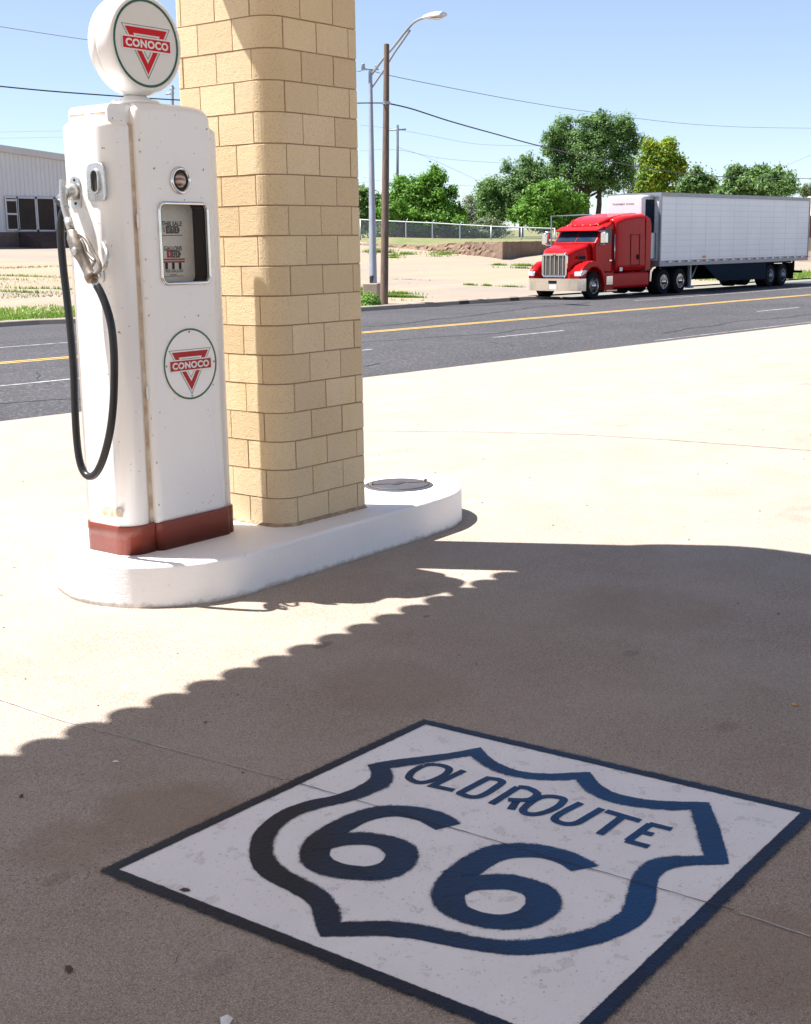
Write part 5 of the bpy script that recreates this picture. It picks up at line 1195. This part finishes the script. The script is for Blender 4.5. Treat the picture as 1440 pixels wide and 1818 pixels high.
for (x0_, y0_, x1_, y1_, nm) in ((12, 349, 31, 409.5, 'door'), (32, 350, 65, 411, 'window'), (65, 350.5, 98, 411, 'window'), (98, 351, 131, 412, 'window')):
    a, b_ = onb(x0_, y1_, -.1), onb(x1_, y0_, -.1); t_ = .11
    mb = MB(); mb.box((a.x, BY-.10, a.z), (b_.x, BY-.075, b_.z)); g = mb.build(nm, 'shopglass', bld, BO)
    mb = MB()
    for (u0, v0, u1, v1) in ((a.x, a.z, a.x+t_, b_.z), (b_.x-t_, a.z, b_.x, b_.z), (a.x+t_, b_.z-t_, b_.x-t_, b_.z), (a.x+t_, a.z, b_.x-t_, a.z+t_)): mb.box((u0, BY-.16, v0), (u1, BY-.101, v1))
    if nm == 'door':
        for yy in (355.5, 380): c_ = onb(20, yy).z; mb.box((a.x+t_, BY-.155, c_-.06), (b_.x-t_, BY-.102, c_+.06))
    mb.build('frame', 'frame', g, BO)
# house at far right behind the trailer
h0 = at(1418, 450, 92); hs0 = thing('distant_house', h0, 'small beige house with dark brick just behind the trailer tail, right edge', 'house')
mb = MB(); mb.box((h0.x-1, h0.y-12, h0.z-1), (h0.x+9, h0.y+.5, h0.z+2.4)); mb.build('wall', 'beige', hs0, h0)
mb = MB(); mb.box((h0.x-1.06, h0.y-11, h0.z+1.1), (h0.x-1.0, h0.y-1, h0.z+2.6)); mb.build('brick_band', 'brick', hs0, h0)
mb = MB(); zz = h0.z+2.6; mb.add([(h0.x-1.6, h0.y-12.5, zz), (h0.x-1.6, h0.y+1, zz), (h0.x+9.5, h0.y+1, zz), (h0.x+9.5, h0.y-12.5, zz), (h0.x+4, h0.y-12.5, zz+1.5), (h0.x+4, h0.y+1, zz+1.5)], [(0, 1, 5, 4), (2, 3, 4, 5), (1, 2, 5), (3, 0, 4), (0, 3, 2, 1)]); mb.build('roof', 'beige', hs0, h0)

# ---------------------------------------------------------------- trees
def tree(name, base, D, blobs, mat, n, ls, label, cat='tree', trunkr=.22, limbs=True, droop=0.0, seed=1, trunks=1, dens=1.0, gaps=.45):
    rnd = random.Random(seed); bx, by = base; B = at(bx, by, D); B.z -= .3
    t = thing(name, B, label, cat, 'trees and bushes behind the fence')
    ell = []
    for (cx, cy, rx, ry) in blobs:
        dd = D + rnd.uniform(-1, 1)*rx/F*D*.3; c = at(cx, cy, dd); ell.append((c, rx/F*D, ry/F*D))
    core = list(ell)
    for c, rx, rz_ in core:                                    # ragged outer boughs
        for _ in range(3):
            a = rnd.uniform(-.35, math.pi+.35); kx = rnd.uniform(.30, .55)
            ell.append((c + Vector((RT.x, RT.y, 0))*math.cos(a)*rx*rnd.uniform(.75, 1.05) + Vector((FW.x, FW.y, 0))*rnd.uniform(-.6, .6)*rx + Vector((0, 0, math.sin(a)*rz_*rnd.uniform(.75, 1.08))), rx*kx, rz_*kx*rnd.uniform(.8, 1.3)))
    core = core[:]
    tot = sum(a*b_ for _, a, b_ in ell)
    mbx = MB()
    def card(p, s_, nrm_):
        t1 = nrm_.orthogonal().normalized(); t1.rotate(Matrix.Rotation(rnd.uniform(0, 6.28), 3, nrm_)); t2 = nrm_.cross(t1)
        mbx.add([p - t1*s_*.5, p + t2*s_*.28, p + t1*s_*.6, p - t2*s_*.28], [(0, 1, 2, 3)])
    for c, rx, rz_ in ell:
        # each bough carries a tuft; tufts leave gaps between them
        tot_n = 1.3*n*dens*(rx*rz_)/tot
        for _ in range(int(tot_n*.5/9)):                       # loose inner foliage
            v_ = Vector((rnd.gauss(0, 1), rnd.gauss(0, 1), rnd.gauss(0, 1))); v_.normalize(); r = rnd.random()**.5*.88
            lump = 1 + .26*math.sin(v_.x*5+c.x)*math.sin(v_.z*6+c.z) + .15*math.sin(v_.y*9+c.y+v_.x*7)
            g = c + Vector((v_.x*rx*r*lump, v_.y*rx*.85*r*lump, v_.z*rz_*r*lump))
            for _ in range(9):
                q = g + Vector((rnd.gauss(0, .5), rnd.gauss(0, .5), rnd.gauss(0, .4) - droop*.5*rnd.random()))*ls*1.8
                card(q, ls*rnd.uniform(.5, 1.2), (v_ + Vector((rnd.gauss(0, .7), rnd.gauss(0, .7), rnd.gauss(0, .6)+.5))).normalized())
        nt_ = max(10, int(16 + rx*rz_*2.6)); per_ = int(tot_n*.5/nt_)
        for _ in range(nt_):
            v_ = Vector((rnd.gauss(0, 1), rnd.gauss(0, 1), rnd.gauss(0, 1))); v_.normalize(); r = rnd.random()**.3*rnd.uniform(.82, 1.16)
            tc = c + Vector((v_.x*rx*r, v_.y*rx*.85*r, v_.z*rz_*r)); tr_ = min(rx, rz_)*rnd.uniform(.16, .40); ax_ = Vector((rnd.uniform(.8, 1.7), rnd.uniform(.8, 1.5), rnd.uniform(.5, 1.1 + droop*.6)))
            for _ in range(int(per_*rnd.uniform(.4, 1.5)*(.45 if rnd.random() < gaps*.35 else 1))):
                w2 = Vector((rnd.gauss(0, 1), rnd.gauss(0, 1), rnd.gauss(0, 1))); rr2 = tr_*.48
                q = tc + Vector((w2.x*rr2*ax_.x, w2.y*rr2*ax_.y, w2.z*rr2*ax_.z - droop*tr_*rnd.random()**2*.9))
                nn = (w2*.5 + v_*.6 + Vector((rnd.gauss(0, .5), rnd.gauss(0, .5), rnd.gauss(0, .5)+.5))).normalized()
                card(q, ls*rnd.uniform(.5, 1.25), nn)
    mbx.build('crown', mat, t, B, flip=False)
    if trunkr:
        mbx = MB()
        for j in range(trunks):
            off = Vector((RT.x, RT.y, 0))*(j-(trunks-1)/2)*1.0; top = ell[0][0] + off*1.4
            b0_ = B + off*.5; mids = [b0_, b0_.lerp(top, .35) + off*.3 + Vector((rnd.uniform(-.2, .2), 0, 0)), b0_.lerp(top, .7) + Vector((rnd.uniform(-.2, .2), 0, 0)), top + Vector((0, 0, ell[0][2]*.4))]
            mbx.tube(spline(mids, 3), [trunkr*(1-.085*i) for i in range(10)], 7)
            if limbs:
                for (c, rx, rz_) in core:
                    s0 = b0_.lerp(top, rnd.uniform(.35, .7)); mbx.tube(spline([s0, s0.lerp(c, .5) - Vector((0, 0, .25)), c + Vector((0, 0, rz_*.3))], 3), [trunkr*.45*(1-.12*i) for i in range(7)], 5)
        mbx.build('trunk', 'bark', t, B)
    return t
LBL = 'crown'
tree('bush', (660, 428), 117, [(652, 385, 26, 40), (672, 372, 20, 26), (640, 350, 14, 26)], 'leaf_mid', 9000, .27, 'green bush mass partly hidden between the pillar and the wooden pole', 'bush', 0, seed=2)
tree('leafy_tree', (707, 424), 113, [(727, 352, 34, 36), (765, 345, 36, 30), (700, 380, 20, 32), (742, 384, 44, 26), (795, 372, 26, 32), (770, 318, 22, 18), (778, 392, 40, 18), (716, 335, 16, 14)], 'leaf_bright', 30000, .27, 'bright green leafy tree with a short dark trunk right of the wooden pole', trunkr=.30, seed=3)
tree('shrub', (800, 428), 116, [(800, 408, 40, 18), (745, 412, 50, 16), (862, 412, 50, 18), (690, 412, 30, 16)], 'leaf_grey', 24000, .26, 'dull green scrub growing low behind the chain link fence', 'shrub', 0, seed=4)
tree('pale_bush', (842, 408), 175, [(842, 376, 24, 22), (826, 388, 16, 18), (860, 385, 16, 18)], 'leaf_pale', 6000, .34, 'pale far bush in the gap between the leafy tree and the feathery tree', 'bush', 0, seed=5)
tree('feathery_tree', (925, 425), 122, [(925, 312, 32, 30), (905, 345, 48, 36), (877, 352, 26, 40), (955, 330, 28, 34), (880, 378, 24, 20), (940, 365, 36, 26), (868, 325, 14, 10)], 'leaf_mid', 27000, .24, 'feathery drooping green tree left of the tallest tree', trunkr=.26, seed=6, droop=.7, gaps=.9)
tree('tall_tree', (1045, 425), 128, [(1040, 238, 38, 34), (1075, 245, 44, 40), (1010, 262, 40, 44), (1052, 290, 50, 40), (985, 290, 18, 45), (1105, 275, 30, 46), (1125, 255, 20, 26), (1085, 318, 34, 32), (1018, 318, 30, 26), (985, 245, 16, 16), (1063, 218, 26, 15)], 'leaf_mid', 40000, .25, 'tallest tree, airy grey-green crown with several dark trunks above the red cab', trunkr=.34, seed=7, trunks=3, droop=.4, gaps=1.0)
tree('bright_bush_tree', (975, 425), 112, [(975, 362, 42, 30), (940, 378, 32, 26), (1008, 370, 28, 34), (960, 392, 44, 18), (995, 395, 36, 16), (960, 345, 22, 16)], 'leaf_bright', 24000, .27, 'bright green bushy tree behind the fence directly left of the red cab', trunkr=.2, seed=8)
tree('bare_tree', (1130, 420), 132, [(1128, 325, 20, 36), (1118, 300, 12, 20), (1140, 350, 18, 20)], 'leaf_grey', 3600, .22, 'thin sparse grey-leaved tree between the tallest tree and the yellowing tree', trunkr=.14, seed=9, trunks=3, gaps=1.4)
tree('yellowing_tree', (1170, 420), 120, [(1165, 275, 24, 24), (1185, 268, 20, 20), (1172, 303, 31, 30), (1150, 320, 20, 26), (1195, 300, 18, 24), (1165, 335, 30, 12)], 'leaf_yellow', 20000, .30, 'green tree with yellow leaves standing above the cooling unit of the trailer', trunkr=.2, seed=10, gaps=.8)
tree('small_tree', (1238, 420), 126, [(1240, 325, 26, 22), (1225, 335, 20, 16), (1258, 330, 18, 16), (1215, 345, 14, 12)], 'leaf_mid', 9000, .30, 'small rounded green tree over the front half of the trailer', trunkr=.15, seed=12)
tree('sparse_scrub', (1212, 400), 130, [(1210, 332, 14, 26), (1222, 318, 10, 14)], 'leaf_grey', 1200, .2, 'leafless brownish scrub beside the yellowing tree', 'shrub', .10, seed=13, trunks=3)
tree('rounded_tree', (1345, 420), 122, [(1345, 328, 50, 26), (1308, 330, 30, 26), (1385, 325, 26, 24), (1345, 312, 34, 14), (1365, 345, 46, 16), (1300, 345, 22, 14)], 'leaf_mid', 26000, .30, 'wide rounded dense green tree above the rear half of the trailer', trunkr=.2, seed=14)
tree('far_bush', (1440, 420), 150, [(1440, 342, 20, 10), (1460, 335, 24, 14)], 'leaf_grey', 3000, .3, 'grey-green far bush at the right edge above the trailer tail', 'bush', 0, seed=15)

# ---------------------------------------------------------------- grass
def blades(name, spots, n, hgt, mat, seed):
    rnd = random.Random(seed); mbx = MB()
    for _ in range(n):
        u0, u1, n0, n1 = rnd.choice(spots); u, nn = rnd.uniform(u0, u1), rnd.uniform(n0, n1); p = RP(u, nn, zg(nn)-.02 if nn > 36 else max(zg(nn), -.49)); h_ = hgt*rnd.uniform(.4, 1.2); a = rnd.uniform(0, 6.28)
        wv_ = Vector((math.cos(a), math.sin(a), 0))*.028; l_ = Vector((rnd.gauss(0, .3), rnd.gauss(0, .3), 1))*h_; mbx.add([p-wv_, p+wv_, p+l_], [(0, 1, 2)])
    return tag(mbx.build(name, mat, flip=False), kind='stuff')
blades('grass', [(-5, 26, 34.75, 37.8), (10, 24, 34.75, 38.3), (-5, 26, 34.75, 35.8)], 15000, .11, 'grassblade', 1)
blades('dry_grass', [(5, 30, 41, 43), (10, 40, 46, 49), (10, 40, 55, 56)], 4500, .10, 'dryblade', 2)
# verge by the lamp, weeds along the lot
def patch(x, y, rx, ry, n, hgt, mbx, rnd, Dh=None):
    c = None
    for _ in range(n):
        xx, yy = x + rnd.gauss(0, .45)*rx, y + rnd.gauss(0, .45)*ry
        # march to the ground
        d = ray(xx, yy); lo, hi = 20/F, 200/F
        t = lo
        for _k in range(60):
            P = d*t; P.z += ZC; nn = P.x*RN[0]+P.y*RN[1]
            if P.z < zg(nn): break
            t *= 1.035
        h_ = hgt*rnd.uniform(.4, 1.3); a = rnd.uniform(0, 6.28); wv_ = Vector((math.cos(a), math.sin(a), 0))*.03; l_ = Vector((rnd.gauss(0, .35), rnd.gauss(0, .35), 1))*h_; P.z = zg(nn) - .02
        mbx.add([P-wv_, P+wv_, P+l_], [(0, 1, 2)])
rnd = random.Random(5); mb = MB()
for a in ((700, 530, 45, 4, 1300, .15), (735, 532, 20, 2, 300, .1), (645, 527, 10, 6, 900, .22), (700, 458, 14, 3, 250, .2), (722, 453, 20, 2, 300, .18), (670, 449, 30, 2, 400, .3), (790, 451, 30, 2, 260, .25), (885, 474, 14, 2, 200, .16), (930, 477, 26, 2.5, 500, .18), (835, 509, 12, 1.5, 160, .12), (865, 511, 8, 1.5, 160, .12), (780, 456, 30, 1.5, 200, .2), (905, 512, 25, 1.0, 140, .1), (730, 502, 40, 1.2, 90, .08), (40, 497, 90, 3, 400, .15), (60, 520, 80, 3, 300, .15)):
    patch(*a, mb, rnd)
tag(mb.build('weeds', 'grassblade', flip=False), kind='stuff')
bb = at(656, 541, 44.5); rnd = random.Random(8); mb = MB()
for _ in range(900):
    v_ = Vector((rnd.gauss(0, 1), rnd.gauss(0, 1), abs(rnd.gauss(0, .8)))).normalized()*rnd.random()**.4; p = bb + Vector((v_.x*.42, v_.y*.42, v_.z*.5-.02)); nn = (v_ + Vector((rnd.gauss(0, .5), rnd.gauss(0, .5), .4))).normalized()
    t1 = nn.orthogonal().normalized()*.05; t2 = nn.cross(t1); mb.add([p-t1, p+t2*.6, p+t1, p-t2*.6], [(0, 1, 2, 3)])
o = mb.build('leafy_weed', 'leaf_bright', org=bb, flip=False); o.location = bb; tag(o, 'bright green leafy weed clump at the foot of the street lamp beside the pillar', 'plant')
# green verge right of the trailer
blades('verge_grass', [(60, 110, 31.4, 36)], 9000, .25, 'grassblade', 9)
